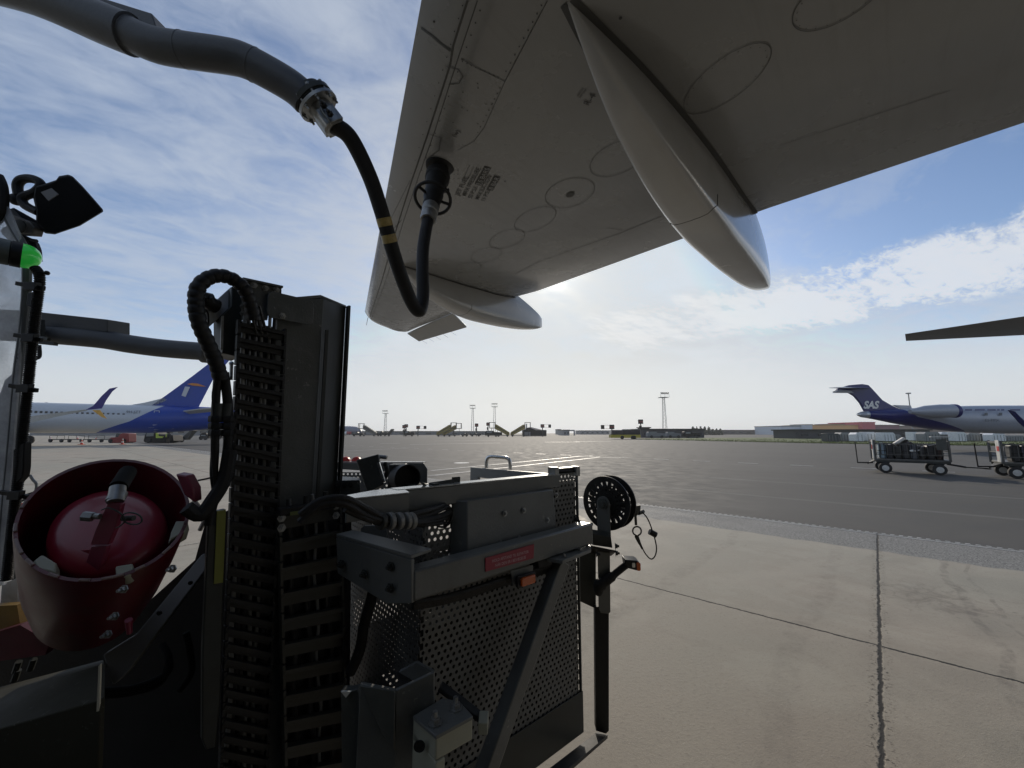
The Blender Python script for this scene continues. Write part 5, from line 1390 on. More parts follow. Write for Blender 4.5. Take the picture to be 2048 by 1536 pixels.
tm = MB(); o_ = jp(252, 826, Rj * .97); text_mb(tm, '9H-JZT', o_, DJ, Z3, .5); tm.build('registration', mat('dark lettering', (.08, .09, .1), .5), jet, smooth=0)
# near wing with split winglet
wingL = MB().loft([[jp(-60, 845, 2), jp(-60, 862, 2), jp(-60, 850, 1.0)], [jp(50, 834, 6), jp(50, 848, 6), jp(50, 840, 5)], [jp(120, 825, 9), jp(120, 832, 9), jp(120, 828, 8.4)], [jp(170, 819, 11), jp(176, 821, 11), jp(172, 820, 10.8)]])
wingL.build('wing', mat('pale grey wing', (.38, .38, .36), .4), jet)
MB().prism([jp(170, 820, 11), jp(186, 812, 11), jp(203, 792, 11.2), jp(219, 777, 11.4), jp(235, 774, 11.5), jp(224, 783, 11.4), jp(212, 800, 11.2), jp(203, 817, 11)], NJ * -.12).build('winglet', mat('violet blue paint', (.035, .03, .20), .35), jet)
MB().prism([jp(184, 820, 11), jp(200, 820, 11), jp(206, 828, 11), jp(214, 838, 11), jp(203, 834, 11)], NJ * -.1).build('winglet', mat('orange winglet', (.60, .33, .05), .4), jet)
MB().lathe(jp(20, 868, 3), -DJ, [(.9, 0), (1.05, .8), (1.05, 3.0), (.7, 4.2)], 24).build('engine', M_JW, jet)
for px in (46, 58): MB().lathe(jp(px, 880, 1.6 if px == 46 else .6), NJ, [(.45, 0), (.56, .06), (.56, .36), (.45, .42)], 20).build('wheel', M_TYRE, jet)
MB().prism([jp(44, 850, 1), jp(52, 850, 1), jp(50, 880, 1), jp(47, 880, 1)], NJ * -.2).build('landing_gear', M_GREYD, jet)
for px, py in ((90, 802), (178, 806), (229, 808)): MB().prism([jp(px - 4, py + 6), jp(px + 3, py + 6), jp(px + 5, py + 2), jp(px, py + 3)], NJ * -.05).build('antenna', M_JW, jet)
# ---------------- silver and blue regional jet on the right
YR = 39.6
rj = thing('airliner', 'silver regional jet with a dark blue tail marked SAS, parked on the right', 'airplane', V(gx(1900, YR), YR, 0))
def rp(px, py, off=0.0): return at(px, py, YR - off)
M_SIL = mat('silver paint', (.36, .38, .42), .38, var=.05, metal=.2)
M_NAVY = mat('navy paint', (.012, .014, .12), .35, var=.1, coat=.3)
prof = [(1716, 829, 2.5), (1722, 829, 5.5), (1740, 829, 8), (1790, 833, 14.5), (1850, 836, 21), (1900, 837.5, 25), (1950, 838.5, 27), (2000, 839, 28), (2300, 839, 28)]
rings = []
for px, cy, hr_ in prof:
    c = rp(px, cy); r = hr_ / F * YR
    rings.append([c + V(0, math.cos(i / 28 * 6.2832), math.sin(i / 28 * 6.2832)) * r for i in range(28)])
MB().loft(rings).build('fuselage', M_SIL, rj, smooth=1)
nv = MB(); rows = []
def rprof(px):
    return (interp(px, [q[0] for q in prof], [q[1] for q in prof]), interp(px, [q[0] for q in prof], [q[2] for q in prof]))
for j in range(29):
    a = j / 28 * 6.2832; line = []
    h = math.sin(a)
    edge = 1815 + (60 if h < -.1 else 0) * min(1, (-h - .1) / .9 + .0) + (h < 0) * (-h) * 30
    x_end = 1818 - 20 * h if h > 0 else 1818 + 105 * (-h)
    for i in range(12):
        px = 1735 + (x_end - 1735) * i / 11
        cy, hr_ = rprof(px); c = rp(px, cy); r = hr_ / F * YR + .012
        line.append(c + V(0, -math.cos(a), math.sin(a)) * r)
    rows.append(line)
nv.loft(rows, caps=False, close=False); nv.build('tail_paint', M_NAVY, rj, smooth=1)
fin = MB().prism([rp(1733, 826), rp(1722, 806), rp(1710, 792), rp(1700, 786), rp(1674, 781), rp(1676, 777), rp(1700, 770), rp(1725, 768), rp(1737, 770), rp(1745, 778), rp(1765, 800), rp(1782, 810), rp(1800, 818), rp(1826, 825)], V(0, .25, 0)).build('tail_fin', M_NAVY, rj, bevel=.02)
MB().loft([[rp(1656, 775.5, 3), rp(1680, 775, 3.2), rp(1660, 776.3, 3)], [rp(1690, 773.5, 0), rp(1742, 776.5, 0), rp(1700, 777, 0)], [rp(1664, 784, -3), rp(1684, 781.5, -3), rp(1668, 785, -3)]]).build('tailplane', M_SIL, rj)
MB().prism([rp(1664, 786), rp(1678, 779), rp(1700, 782), rp(1706, 786), rp(1690, 786)], V(0, -.1, 0)).build('tailplane', M_SIL, rj)
MB().prism([rp(1788, 810), rp(1822, 811), rp(1824, 818), rp(1808, 820)], V(0, .2, 0)).build('pylon_fairing', M_SIL, rj)
ec = [rp(x, y, 1.9) for x, y in ((1820, 823), (1838, 823), (1850, 822.5), (1880, 822), (1905, 822), (1912, 822))]
er = [r / F * YR for r in (4, 8, 10.5, 12.5, 12.6, 12.2)]
MB().tube(ec, er, 24).build('engine', M_SIL, rj)
MB().lathe(rp(1904, 822, 1.9), V(1, 0, 0), [(.625, 0), (.635, .02), (.635, .33), (.58, .40)], 24).build('engine_lip', M_NAVY, rj)
MB().lathe(rp(1733, 829), V(-1, 0, 0), [(.36, 0), (.25, .5), (.14, .85), (.1, .9)], 16).build('exhaust', M_ALU, rj)
m = MB()
for a_, b_ in ((1930, 1944), (1950, 1969), (1975, 1991), (1994, 1999), (2002, 2008), (2020, 2040)):
    m.prism([rp(a_, 818.6, 1.30), rp(b_, 818.6, 1.30), rp(b_, 821, 1.30), rp(a_, 821, 1.30)], V(0, -.02, 0))
m.build('titles', M_NAVY, rj)
for a_ in (1972, 2001):
    MB().prism([rp(a_ - 3, 825.5, 1.36), rp(a_ + 3, 825.5, 1.36), rp(a_ + 3, 831, 1.36), rp(a_ - 3, 831, 1.36)], V(0, -.02, 0)).build('window', mat('dull grey panel', (.12, .13, .14), .4), rj)
tm = MB(); text_mb(tm, 'SAS', rp(1727, 816.5, .05), V(1, 0, 0), Z3, .98, .35, .045, .92); tm.build('tail_lettering', M_WHITE, fin, smooth=0)
tm = MB(); text_mb(tm, 'EI-FPX', rp(1970, 843, 1.40), V(1, 0, 0), Z3, .36, 0, .01, 1.4); tm.build('registration', mat('grey lettering', (.16, .17, .19), .5), rj, smooth=0)
MB().prism([rp(2018, 820, 8), rp(2030, 823, 8), rp(2052, 845, 7.5), rp(2075, 862, 7), rp(2060, 862, 7), rp(2040, 845, 7.5)], V(0, .1, 0)).build('winglet', M_NAVY, rj)
MB().loft([[rp(2045, 858, 7), rp(2075, 862, 7), rp(2060, 863, 7)], [rp(2150, 858, 2), rp(2260, 862, 2), rp(2200, 864, 2)]]).build('wing', M_SIL, rj)
# long shadowless tow bar and cones are real things on the ground
def cone(px, py, lab):
    g = onz(px, py); c = thing('traffic_cone', lab, 'cone', g, 'orange and white traffic cones by the parked jet'); return c
gcone = onz(163, 889.5)
cn = thing('traffic_cone', 'red and white traffic cone, the left of the two nearest to the drum', 'cone', gcone, 'traffic cones beside the white and blue jet')
hC = .78
MB().obox(gcone + Z3 * .03, V(.26, 0, 0), V(0, .26, 0), V(0, 0, .03)).build('base', mat('cone orange', (.55, .06, .03), .5), cn)
MB().lathe(gcone + Z3 * .06, Z3, [(.17, 0), (.135, hC * .28)], 16).build('cone_body', mat('cone orange', (.55, .06, .03), .5), cn)
MB().lathe(gcone + Z3 * .06, Z3, [(.136, hC * .28), (.10, hC * .50)], 16).build('white_band', M_WHITE, cn)
MB().lathe(gcone + Z3 * .06, Z3, [(.101, hC * .50), (.07, hC * .72)], 16).build('cone_body', mat('cone orange', (.55, .06, .03), .5), cn)
MB().lathe(gcone + Z3 * .06, Z3, [(.071, hC * .72), (.03, hC)], 16).build('white_band', M_WHITE, cn)
for px, py, lab in ((244.5, 889, 'red and white traffic cone standing in front of the red tractor'), (155, 878.5, 'small far traffic cone under the blue jet, left of the red tractor'), (192, 878.5, 'small far traffic cone between the dollies and the red tractor'), (101, 881, 'dim traffic cone near the jet wheel at the left')):
    copy_thing(cn, onz(px, py), lab)
# ---------------- vehicles near the left jet
def wheels(par, pts, r, ax=V(0, 1, 0), w=.22):
    for p in pts:
        MB().lathe(p - ax * (w / 2), ax, [(r * .8, 0), (r, .03), (r, w - .03), (r * .8, w)], 18).build('wheel', M_TYRE, par)
Y = 66.0
def P2(px, py, Y, d=0.0): return at(px, py, Y) + V(0, d, 0)
tr = thing('tractor', 'small red baggage tractor parked under the blue jet tail', 'tractor', V(gx(237, Y), Y, 0))
M_TR = mat('tractor red', (.20, .008, .010), .4)
zg = lambda py, Y=Y: at(1024, py, Y).z
MB().prism([P2(*q, Y) for q in ((217, 884), (217, 878), (222, 875), (236, 874), (240, 868), (246, 866), (257, 867), (257, 884), (250, 886), (222, 886))], V(0, 1.4, 0)).build('body', M_TR, tr, bevel=.05)
MB().prism([P2(*q, Y, .1) for q in ((229, 875), (232, 867), (240, 867), (240, 875))], V(0, 1.2, 0)).build('cab_window', mat('window glass', (.03, .035, .04), .1), tr)
wheels(tr, [V(gx(223, Y), Y + .0, .33), V(gx(250, Y), Y + .0, .33)], .33)
vn = thing('service_truck', 'black airport service truck with yellow green rear panels under the blue tail', 'truck', V(gx(312, Y), Y, 0))
MB().prism([P2(*q, Y) for q in ((287, 882), (289, 872), (293, 863), (311, 862), (313, 868), (322, 870), (345, 870), (347, 882), (330, 886), (290, 885))], V(0, 2.0, 0)).build('body', M_BLACK, vn, bevel=.04)
MB().prism([P2(*q, Y, -.03) for q in ((294, 866), (308, 865), (307, 872), (292, 873))], V(0, .02, 0)).build('cab_window', mat('hazy glass', (.20, .22, .22), .15), vn)
M_HV = mat('high visibility yellow', (.50, .62, .08), .6)
MB().prism([P2(*q, Y, -.04) for q in ((312, 866), (316, 866), (318, 872), (328, 873), (325, 876), (312, 876))], V(0, .03, 0)).build('rear_panel', M_HV, vn)
wheels(vn, [V(gx(299, Y), Y - .02, .42), V(gx(333, Y), Y - .02, .42)], .42)
MB().cyl(P2(330, 870, Y, .5), P2(330, 855, Y, .5), .05, 8).build('mast', M_GREYD, vn)
# two workers in high visibility jackets
def person(px, Y, lab, top, trousers, h=1.75, sit=None):
    g = V(gx(px, Y), Y, 0)
    root = thing('person', lab, 'person', g)
    me = bpy.data.meshes.new('body'); bm = bmesh.new()
    J = [((0, 0, .93), .15), ((0, 0, 1.18), .15), ((0, 0, 1.40), .16), ((0, 0, 1.50), .06), ((0, -.01, 1.60), .085), ((0, -.01, 1.69), .09),
         ((.10, 0, .88), .10), ((.12, .03, .50), .065), ((.13, -.02, .09), .045), ((.13, -.14, .04), .04),
         ((-.10, 0, .88), .10), ((-.12, -.05, .50), .065), ((-.13, .02, .09), .045), ((-.13, -.10, .04), .04),
         ((.20, 0, 1.40), .065), ((.26, .02, 1.13), .05), ((.24, -.10, .92), .04), ((.24, -.14, .84), .035),
         ((-.20, 0, 1.40), .065), ((-.27, .02, 1.13), .05), ((-.22, -.14, .95), .04), ((-.21, -.18, .88), .035)]
    E = [(0, 1), (1, 2), (2, 3), (3, 4), (4, 5), (0, 6), (6, 7), (7, 8), (8, 9), (0, 10), (10, 11), (11, 12), (12, 13), (2, 14), (14, 15), (15, 16), (16, 17), (2, 18), (18, 19), (19, 20), (20, 21)]
    me.from_pydata([(p[0] + g.x, p[1] + g.y, p[2]) for p, r in J], E, []); me.update()
    o = bpy.data.objects.new('body', me); COL.objects.link(o); o.parent = root; o.matrix_parent_inverse = base_matrix(root).inverted()
    md = o.modifiers.new('skin', 'SKIN')
    for v, (p, r) in zip(me.skin_vertices[0].data, J): v.radius = (r, r * .85)
    me.skin_vertices[0].data[0].use_root = True
    o.modifiers.new('s', 'SUBSURF').levels = 1
    me.materials.append(trousers)
    MB().lathe(g + Z3 * .92, Z3, [(.19, 0), (.20, .2), (.22, .42), (.19, .53), (.08, .58)], 14).build('jacket', top, root)
    for s in (-1, 1): MB().tube([g + V(.2 * s, 0, 1.43), g + V(.27 * s, .02, 1.13), g + V(.25 * s, -.1, .95)], [.085, .07, .055], 10).build('sleeve', top, root)
    MB().ball(g + V(0, 0, 1.66), .115, 12, (1, 1, 1)).build('hair', mat('dark hair', (.03, .02, .015), .7), root)
    return root
person(336, 63.5, 'worker in a yellow green jacket and dark trousers beside the black service truck', M_HV, M_BLACK)
person(338.5, 62.5, 'worker all in dark clothing standing just behind the black service truck', M_GREYD, M_BLACK)
dl = thing('belt_loader', 'grey belt loader with a raised end right of the service truck', 'belt loader', V(gx(362, 72), 72, 0))
MB().prism([at(x, y, 72) for x, y in ((342, 874), (366, 873), (384, 858), (386, 861), (374, 877), (342, 877))], V(0, 1, 0)).build('belt', M_GREY, dl)
MB().box(gx(345, 72), gx(372, 72), 72, 73.2, .4, .9).build('chassis', M_GREYD, dl, bevel=.03)
wheels(dl, [V(gx(349, 72), 71.9, .35), V(gx(366, 72), 71.9, .35)], .35)
for k, (px0, px1, lab) in enumerate(((96, 132, 'row of empty baggage dollies under the jet, left one by the wheel'), (134, 172, 'empty baggage dolly under the middle of the jet'), (174, 212, 'empty baggage dolly just left of the red tractor'))):
    Yd = 70; d_ = thing('baggage_dolly', lab if k else 'empty baggage dolly under the jet, nearest to its wheel', 'dolly', V(gx(px0, Yd), Yd, 0), 'empty baggage dollies under the jet')
    MB().box(gx(px0 + 2, Yd), gx(px1 - 2, Yd), Yd, Yd + 1.5, .42, .56).build('platform', M_GREYD, d_)
    m = MB()
    for x in (px0 + 3, (px0 + px1) / 2, px1 - 3): m.cyl(V(gx(x, Yd), Yd + .1, .5), V(gx(x, Yd), Yd + .1, 1.15), .03, 6)
    m.beam(V(gx(px0 + 3, Yd), Yd + .1, 1.15), V(gx(px1 - 3, Yd), Yd + .1, 1.15), .05, .05); m.build('rails', M_GREYD, d_)
    wheels(d_, [V(gx(px0 + 7, Yd), Yd, .3), V(gx(px1 - 7, Yd), Yd, .3)], .3)
for px, lab in ((407, 'dark baggage truck seen between the hanging hoses, left one'), (433, 'dark baggage truck just right of the hydraulic hoses')):
    Yd = 95; d_ = thing('service_truck', lab, 'truck', V(gx(px, Yd), Yd, 0))
    MB().prism([at(px + a_, y_, Yd) for a_, y_ in ((-8, 877), (-7, 868), (-3, 866), (5, 866), (6, 869), (10, 869), (10, 877))], V(0, 2, 0)).build('body', M_BLACK, d_, bevel=.05)
    MB().prism([at(px + a_, y_, Yd - .03) for a_, y_ in ((-5, 870), (4, 870), (4, 872), (-5, 872))], V(0, .02, 0)).build('window', mat('hazy glass', (.20, .22, .22), .15), d_)
    wheels(d_, [V(gx(px - 4, Yd), Yd - .02, .45), V(gx(px + 5, Yd), Yd - .02, .45)], .45)
# low hall behind the left jet
m = thing('terminal_hall', 'long low grey hall on the horizon behind the blue tailed jet', 'building', V(gx(250, 260), 260, 0))
MB().box(gx(60, 260), gx(660, 260), 260, 290, 0, hz(859.5, 260)).build('wall', mat('hall grey wall', (.20, .21, .22), .7), m)
MB().box(gx(60, 259), gx(660, 259), 258.5, 291, hz(859.5, 260), hz(858, 260)).build('roof', M_GREYD, m)
q = MB()
for i in range(26): q.box(gx(70 + i * 22, 259.8), gx(82 + i * 22, 259.8), 259.7, 259.95, 1.5, 3.0)
q.build('window_band', mat('window glass', (.03, .035, .04), .1), m)
# ---------------- light masts
def light_mast(px, top, Y, lab, s=1.0, lamps=5):
    X = gx(px, Y); zt = hz(top, Y); r_ = thing('light_mast', lab, 'light mast', V(X, Y, 0), 'tall lattice light masts on the horizon')
    M_ = mat('mast steel', (.22, .23, .23), .5)
    m = MB()
    w0, w1 = 2.2 * s, 1.1 * s
    for sx_ in (-1, 1):
        for sy_ in (-1, 1): m.beam(V(X + sx_ * w0 / 2, Y + sy_ * w0 / 2, 0), V(X + sx_ * w1 / 2, Y + sy_ * w1 / 2, zt - 2.5 * s), .20 * s, .20 * s)
    n_ = 12
    for k in range(n_):
        z0_, z1_ = (zt - 2.5 * s) * k / n_, (zt - 2.5 * s) * (k + 1) / n_; a_ = w0 + (w1 - w0) * k / n_; b_ = w0 + (w1 - w0) * (k + 1) / n_
        m.beam(V(X - a_ / 2, Y - a_ / 2, z0_), V(X + b_ / 2, Y - b_ / 2, z1_), .06 * s, .06 * s)
    m.build('lattice', M_, r_, smooth=0)
    m = MB(); pw = 2.6 * s
    m.box(X - pw, X + pw, Y - pw, Y + pw, zt - 2.6 * s, zt - 2.35 * s)
    for sx_ in (-1, 0, 1): m.beam(V(X + sx_ * pw, Y - pw, zt - 2.4 * s), V(X + sx_ * pw, Y - pw, zt - .6 * s), .12 * s, .12 * s)
    m.beam(V(X - pw, Y - pw, zt - .7 * s), V(X + pw, Y - pw, zt - .7 * s), .12 * s, .12 * s)
    m.build('platform', M_, r_, smooth=0)
    for k in range(lamps):
        x = X + (-1 + 2 * k / (lamps - 1)) * pw * .8
        MB().obox(V(x, Y - pw, zt + .0), V(.42 * s, 0, .10 * (k - 2) * s), V(0, .3 * s, 0), V(0, 0, .36 * s)).build('floodlight', M_BLACK, r_)
light_mast(1330, 787, 250, 'tall light mast with dark floodlights behind the yellow bus', 1.0)
light_mast(945, 811, 330, 'light mast left of the middle stairs, the left of the pair', .9)
light_mast(989, 808, 320, 'light mast rising just above the pair of passenger stairs', .9)
light_mast(770, 822, 380, 'palest and smallest light mast, nearest the lift mast', .95)
lm = thing('light_mast', 'thin pole light behind the engine of the regional jet', 'light mast', V(gx(1826, 300), 300, 0), 'tall lattice light masts on the horizon')
MB().cyl(V(gx(1826, 300), 300, 0), V(gx(1826, 300), 300, hz(788, 300)), .35, 8).build('pole', mat('mast steel', (.22, .23, .23), .5), lm)
MB().box(gx(1823, 300), gx(1829, 300), 299, 301, hz(788, 300), hz(785.5, 300)).build('floodlight', mat('mast steel', (.22, .23, .23), .5), lm)
# ---------------- passenger stairs
M_STY = mat('stairs ochre paint', (.27, .20, .04), .5, dirt=.3)
def stairs(px, Y, dirn, lab, sc=1.0, h=5.2, m_=None):
    X = gx(px, Y); r_ = thing('passenger_stairs', lab, 'boarding stairs', V(X, Y, 0), 'mobile passenger stairs on the far apron')
    m_ = m_ or M_STY; L0 = h * 1.25
    def q(x, z, y=0): return V(X + dirn * x, Y + y, z)
    MB().prism([q(0, .6), q(.9, .6), q(L0, h * .66), q(L0, h * 1.02), q(L0 - .9, h * 1.02), q(0, 1.9)], V(0, 1.8, 0)).build('flight', m_, r_, bevel=.03)
    m = MB()
    for k in range(7):
        m.prism([q(.5 + k * (L0 - .6) / 7, 1.6 + k * (h * .8 - .8) / 7, -.03), q(.5 + (k + .75) * (L0 - .6) / 7, 1.6 + (k + .75) * (h * .8 - .8) / 7, -.03), q(.5 + (k + .75) * (L0 - .6) / 7, 1.25 + (k + .75) * (h * .8 - .8) / 7, -.03), q(.5 + k * (L0 - .6) / 7, 1.25 + k * (h * .8 - .8) / 7, -.03)], V(0, .02, 0))
    m.build('side_panel', M_GREYD, r_)
    m = MB()
    for x in (L0 - .1, L0 + 2.3): m.beam(q(x, h * .70), q(x, h + 1.0), .22, .22); m.beam(q(x, h * .70, 1.8), q(x, h + 1.0, 1.8), .22, .22)
    m.beam(q(L0 - .2, h + 1.0), q(L0 + 2.4, h + 1.0), .25, .25); m.beam(q(L0 - .2, h * .72), q(L0 + 2.4, h * .72), .3, .3)
    m.prism([q(L0 - .2, h + 1.0), q(L0 + 2.4, h + 1.0), q(L0 + 2.4, h + 1.0, 1.8), q(L0 - .2, h + 1.0, 1.8)], V(0, 0, .12))
    m.build('canopy', M_GREYD, r_)
    m = MB()
    for x in (L0 * .8, L0 + 1.4): m.beam(q(x, .5, .3), q(x, h * .7, .3), .18, .18)
    m.beam(q(0, .6, .3), q(L0 + 1.8, .6, .3), .35, .3); m.build('chassis', M_GREYD, r_)
    wheels(r_, [q(.9, .45, -.1), q(L0 * .9, .45, -.1)], .45)
    return r_
stairs(899 - 26, 185, 1, 'yellow passenger stairs, the nearer of the overlapping pair on the left', 1)
stairs(893 - 8, 195, 1, 'yellow passenger stairs, the farther of the overlapping pair on the left', 1)
stairs(1019, 178, -1, 'yellow stairs rising to the left, touching a twin at the foot', 1)
stairs(1021, 180, 1, 'yellow stairs rising to the right beside the dark shed', 1)
M_STG = mat('stairs grey paint', (.13, .12, .10), .6)
stairs(752, 200, -1, 'dull grey passenger stairs near the red and grey jet at the horizon', 1, 5.2, M_STG)
# dark vehicles in front of the hall
def low_vehicle(name, cat, lab, px0, px1, ytop, Y, col=M_BLACK, cab=None):
    r_ = thing(name, lab, cat, V(gx((px0 + px1) / 2, Y), Y, 0)); zt = hz(ytop, Y)
    x0, x1 = gx(px0, Y), gx(px1, Y); w = x1 - x0
    MB().prism([V(x0, Y, .5), V(x1, Y, .5), V(x1, Y, zt * .75), V(x0 + w * .55, Y, zt * .8), V(x0 + w * .5, Y, zt), V(x0 + w * .06, Y, zt), V(x0, Y, zt * .7)], V(0, 2.2, 0)).build('body', col, r_, bevel=.05)
    MB().prism([V(x0 + w * .1, Y - .03, zt * .65), V(x0 + w * .42, Y - .03, zt * .65), V(x0 + w * .40, Y - .03, zt * .9), V(x0 + w * .12, Y - .03, zt * .9)], V(0, .02, 0)).build('window', mat('hazy glass', (.20, .22, .22), .15), r_)
    wheels(r_, [V(x0 + w * .2, Y, .45), V(x0 + w * .8, Y, .45)], .45, w=.4); return r_
low_vehicle('service_truck', 'truck', 'flat dark tanker truck in front of the middle yellow stairs', 970, 1004, 861.5, 178)
low_vehicle('service_truck', 'truck', 'small dark truck left of the two light masts', 923, 936, 866.5, 180)
low_vehicle('service_truck', 'truck', 'low dark truck beneath the left light mast of the pair', 940, 962, 866, 185, M_GREYD)
low_vehicle('service_truck', 'truck', 'black low vehicle beside the small signal boards on the left', 808, 828, 862, 200)
low_vehicle('service_truck', 'truck', 'grey vehicle right of the palest light mast foot', 752, 775, 862, 205, M_GREYD)
low_vehicle('service_truck', 'truck', 'dark low vehicle in front of the round nosed jet at the horizon', 704, 725, 864, 200, M_GREYD)
bl_ = thing('belt_loader', 'dark belt loader with its end raised, right of the palest light mast', 'belt loader', V(gx(780, 200), 200, 0))
MB().prism([at(x, y, 200) for x, y in ((756, 866), (776, 865), (782, 858), (787, 858), (786, 861), (780, 869), (756, 869))], V(0, 1.5, 0)).build('belt', M_GREYD, bl_)
wheels(bl_, [V(gx(762, 200), 200, .5), V(gx(778, 200), 200, .5)], .5)
# grey jet at the horizon left
gj = thing('airliner', 'small grey jet nose with a red marked engine, at the horizon beside the lift mast', 'airplane', V(gx(700, 260), 260, 0))
MB().tube([at(x, y, 260) for x, y in ((640, 860.5), (700, 860.5), (712, 861), (720, 863), (724, 865.5))], [2.6, 2.6, 2.4, 1.4, .3], 20).build('fuselage', mat('far jet grey', (.20, .21, .26), .4), gj, smooth=1)
MB().prism([at(x, y, 257) for x, y in ((684, 849), (686, 851), (692, 866), (684, 868))], V(0, .4, 0)).build('winglet', M_GREYD, gj)
MB().tube([at(x, 866, 255) for x in (694, 702)], [1.0, .9], 14).build('engine', mat('dull red engine', (.35, .03, .04), .4), gj)
MB().tube([at(x, 866, 255) for x in (689, 694)], [.9, 1.0], 14).build('engine', M_WHITE, gj)
# signal boards on poles
def signal(px, top, Y, lab, twin=0):
    X = gx(px, Y); r_ = thing('signal_board', lab, 'sign', V(X, Y, 0), 'stand signs on poles along the far apron'); zt = hz(top, Y)
    MB().cyl(V(X, Y, 0), V(X, Y, zt - .6), .22, 8).build('pole', M_GREYD, r_)
    MB().box(X - .85, X + .85, Y - .3, Y + .3, zt - 1.6, zt).build('board', M_BLACK, r_)
    MB().box(X - .8, X + .8, Y - .34, Y - .31, zt - 1.1, zt - .5).build('sign_face', mat('dull red sign', (.20, .05, .04), .5), r_)
    if twin: 
        MB().box(X + twin * 3.4 - .6, X + twin * 3.4 + .6, Y - .3, Y + .3, zt - 1.6, zt - .1).build('board', M_BLACK, r_)
        for dz in (.15, 1.4): MB().beam(V(X, Y, zt - dz), V(X + twin * 3.4, Y, zt - dz), .10, .10).build('arm', mat('red arm', (.4, .12, .12), .5), r_)
    else:
        MB().box(X - .55, X + .25, Y - .3, Y + .3, zt - 3.6, zt - 2.3).build('lamp_box', M_BLACK, r_)
signal(808, 850, 200, 'left one of two single stand signs beside each other near the palest mast')
signal(812, 848.5, 202, 'right one of two single stand signs beside each other near the palest mast')
signal(836, 851.5, 200, 'stand sign with a red arm to the right, left of the overlapping stairs', 1)
signal(953, 847, 200, 'single stand sign between the two middle light masts, left one')
signal(976, 845, 200, 'single stand sign just left of the taller middle light mast')
signal(1085, 848.5, 190, 'stand sign with a red arm rising over the dark shed', 1)
signal(1224, 849.5, 150, 'stand sign with a red arm pointing left above the yellow bus front', -1)
signal(1282, 839, 150, 'single tall stand sign behind the rear of the yellow bus')
# dark shed
sh = thing('shed', 'dark gabled shed with a pale roof on the far apron', 'shed', V(gx(1060, 200), 200, 0))
Y = 200
MB().prism([at(x, y, Y) for x, y in ((1046, 872), (1046, 860), (1059, 855), (1071, 860), (1093, 860), (1093, 872))], V(0, 10, 0)).build('wall', M_BLACK, sh)
MB().prism([at(x, y, Y + 1) for x, y in ((1056, 855), (1062, 854.2), (1084, 859.6), (1071, 859.6))], V(0, 9, 0)).build('roof', mat('pale pink roof', (.5, .42, .38), .5), sh)
MB().box(gx(1049, 199.9), gx(1061, 199.9), 199.8, 199.95, .2, hz(864, 200)).build('door', mat('grey door', (.15, .16, .17), .6), sh)
MB().cyl(V(gx(1053, 205), 205, 0), V(gx(1053, 205), 205, hz(847.5, 205)), .35, 10).build('chimney', mat('pale chimney', (.35, .35, .34), .6), sh)
# far low buildings on the horizon
def far_building(name, lab, cat, px0, px1, ytop, Y, col, roof=None, dep=30, wins=0):
    r_ = thing(name, lab, cat, V(gx((px0 + px1) / 2, Y), Y, 0)); zt = hz(ytop, Y)
    MB().box(gx(px0, Y), gx(px1, Y), Y, Y + dep, 0, zt).build('wall', col, r_)
    MB().box(gx(px0, Y) - .4, gx(px1, Y) + .4, Y - .5, Y + dep + .4, zt, zt + .3 + .02 * zt).build('roof', roof or M_GREYD, r_)
    for i in range(wins):
        x = px0 + (px1 - px0) * (i + .3) / wins
        MB().box(gx(x, Y), gx(x + (px1 - px0) / wins * .4, Y), Y - .25, Y - .05, zt * .35, zt * .6).build('window', mat('window glass', (.03, .035, .04), .1), r_)
    return r_
B1 = mat('blue grey hall', (.16, .17, .18), .7); B2 = mat('dark hall', (.06, .06, .065), .7); B3 = mat('mid grey hall', (.24, .25, .26), .7)
far_building('terminal_hall', 'long grey hall behind the middle masts and stairs', 'building', 660, 975, 863, 330, B1, wins=12)
far_building('concrete_block', 'small grey block building with an open arch between shed and bus', 'building', 1127, 1139, 860.5, 260, B3, wins=2)
ar = thing('gantry', 'open grey gantry frame beside the small block building', 'gantry', V(gx(1144, 262), 262, 0))
MB().beam(V(gx(1139, 262), 262, hz(861, 262)), V(gx(1149, 262), 262, hz(861, 262)), .8, .8).build('crossbeam', B3, ar); MB().beam(V(gx(1148.5, 262), 262, 0), V(gx(1148.5, 262), 262, hz(861, 262)), .8, .8).build('post', B3, ar)
far_building('tower_block', 'tiny pale tower left of the grey block building on the horizon', 'building', 1117, 1122, 859, 420, B3)
far_building('pier_hall', 'long pale grey pier on the horizon left of the yellow bus', 'building', 1160, 1300, 861.5, 420, B3, wins=14)
far_building('cargo_hall', 'dark flat hall behind the yellow bus and the tall light mast', 'building', 1283, 1408, 859.5, 140, B2, dep=12, wins=7)
far_building('cargo_hall', 'small dark upper storey over the flat hall, left of the mast', 'building', 1285, 1300, 856, 160, B2, dep=6)
far_building('cargo_hall', 'bluish dark hall far away between the flat hall and the coloured halls', 'building', 1442, 1600, 860.5, 420, B2, wins=10)
far_building('cargo_hall', 'dark long store on the grass edge, below the coloured halls', 'building', 1592, 1860, 861, 115, B2, dep=10, wins=8)
M_ORB = mat('orange hall', (.75, .40, .14), .7); M_REDB = mat('dull red hall', (.50, .07, .10), .7); M_BLB = mat('pale blue hall', (.55, .60, .66), .7)
far_building('coloured_hall', 'pale blue hall, leftmost of the coloured halls on the right horizon', 'building', 1561, 1632, 852.5, 380, M_BLB, dep=40)
far_building('coloured_hall', 'orange hall between the pale blue hall and the red hall', 'building', 1624, 1729, 850.5, 375, M_ORB, mat('roof ochre', (.35, .22, .12), .7), dep=40)
far_building('coloured_hall', 'tall dull red hall in the row behind the regional jet', 'building', 1727, 1752, 845, 370, M_REDB, M_REDB, dep=40)
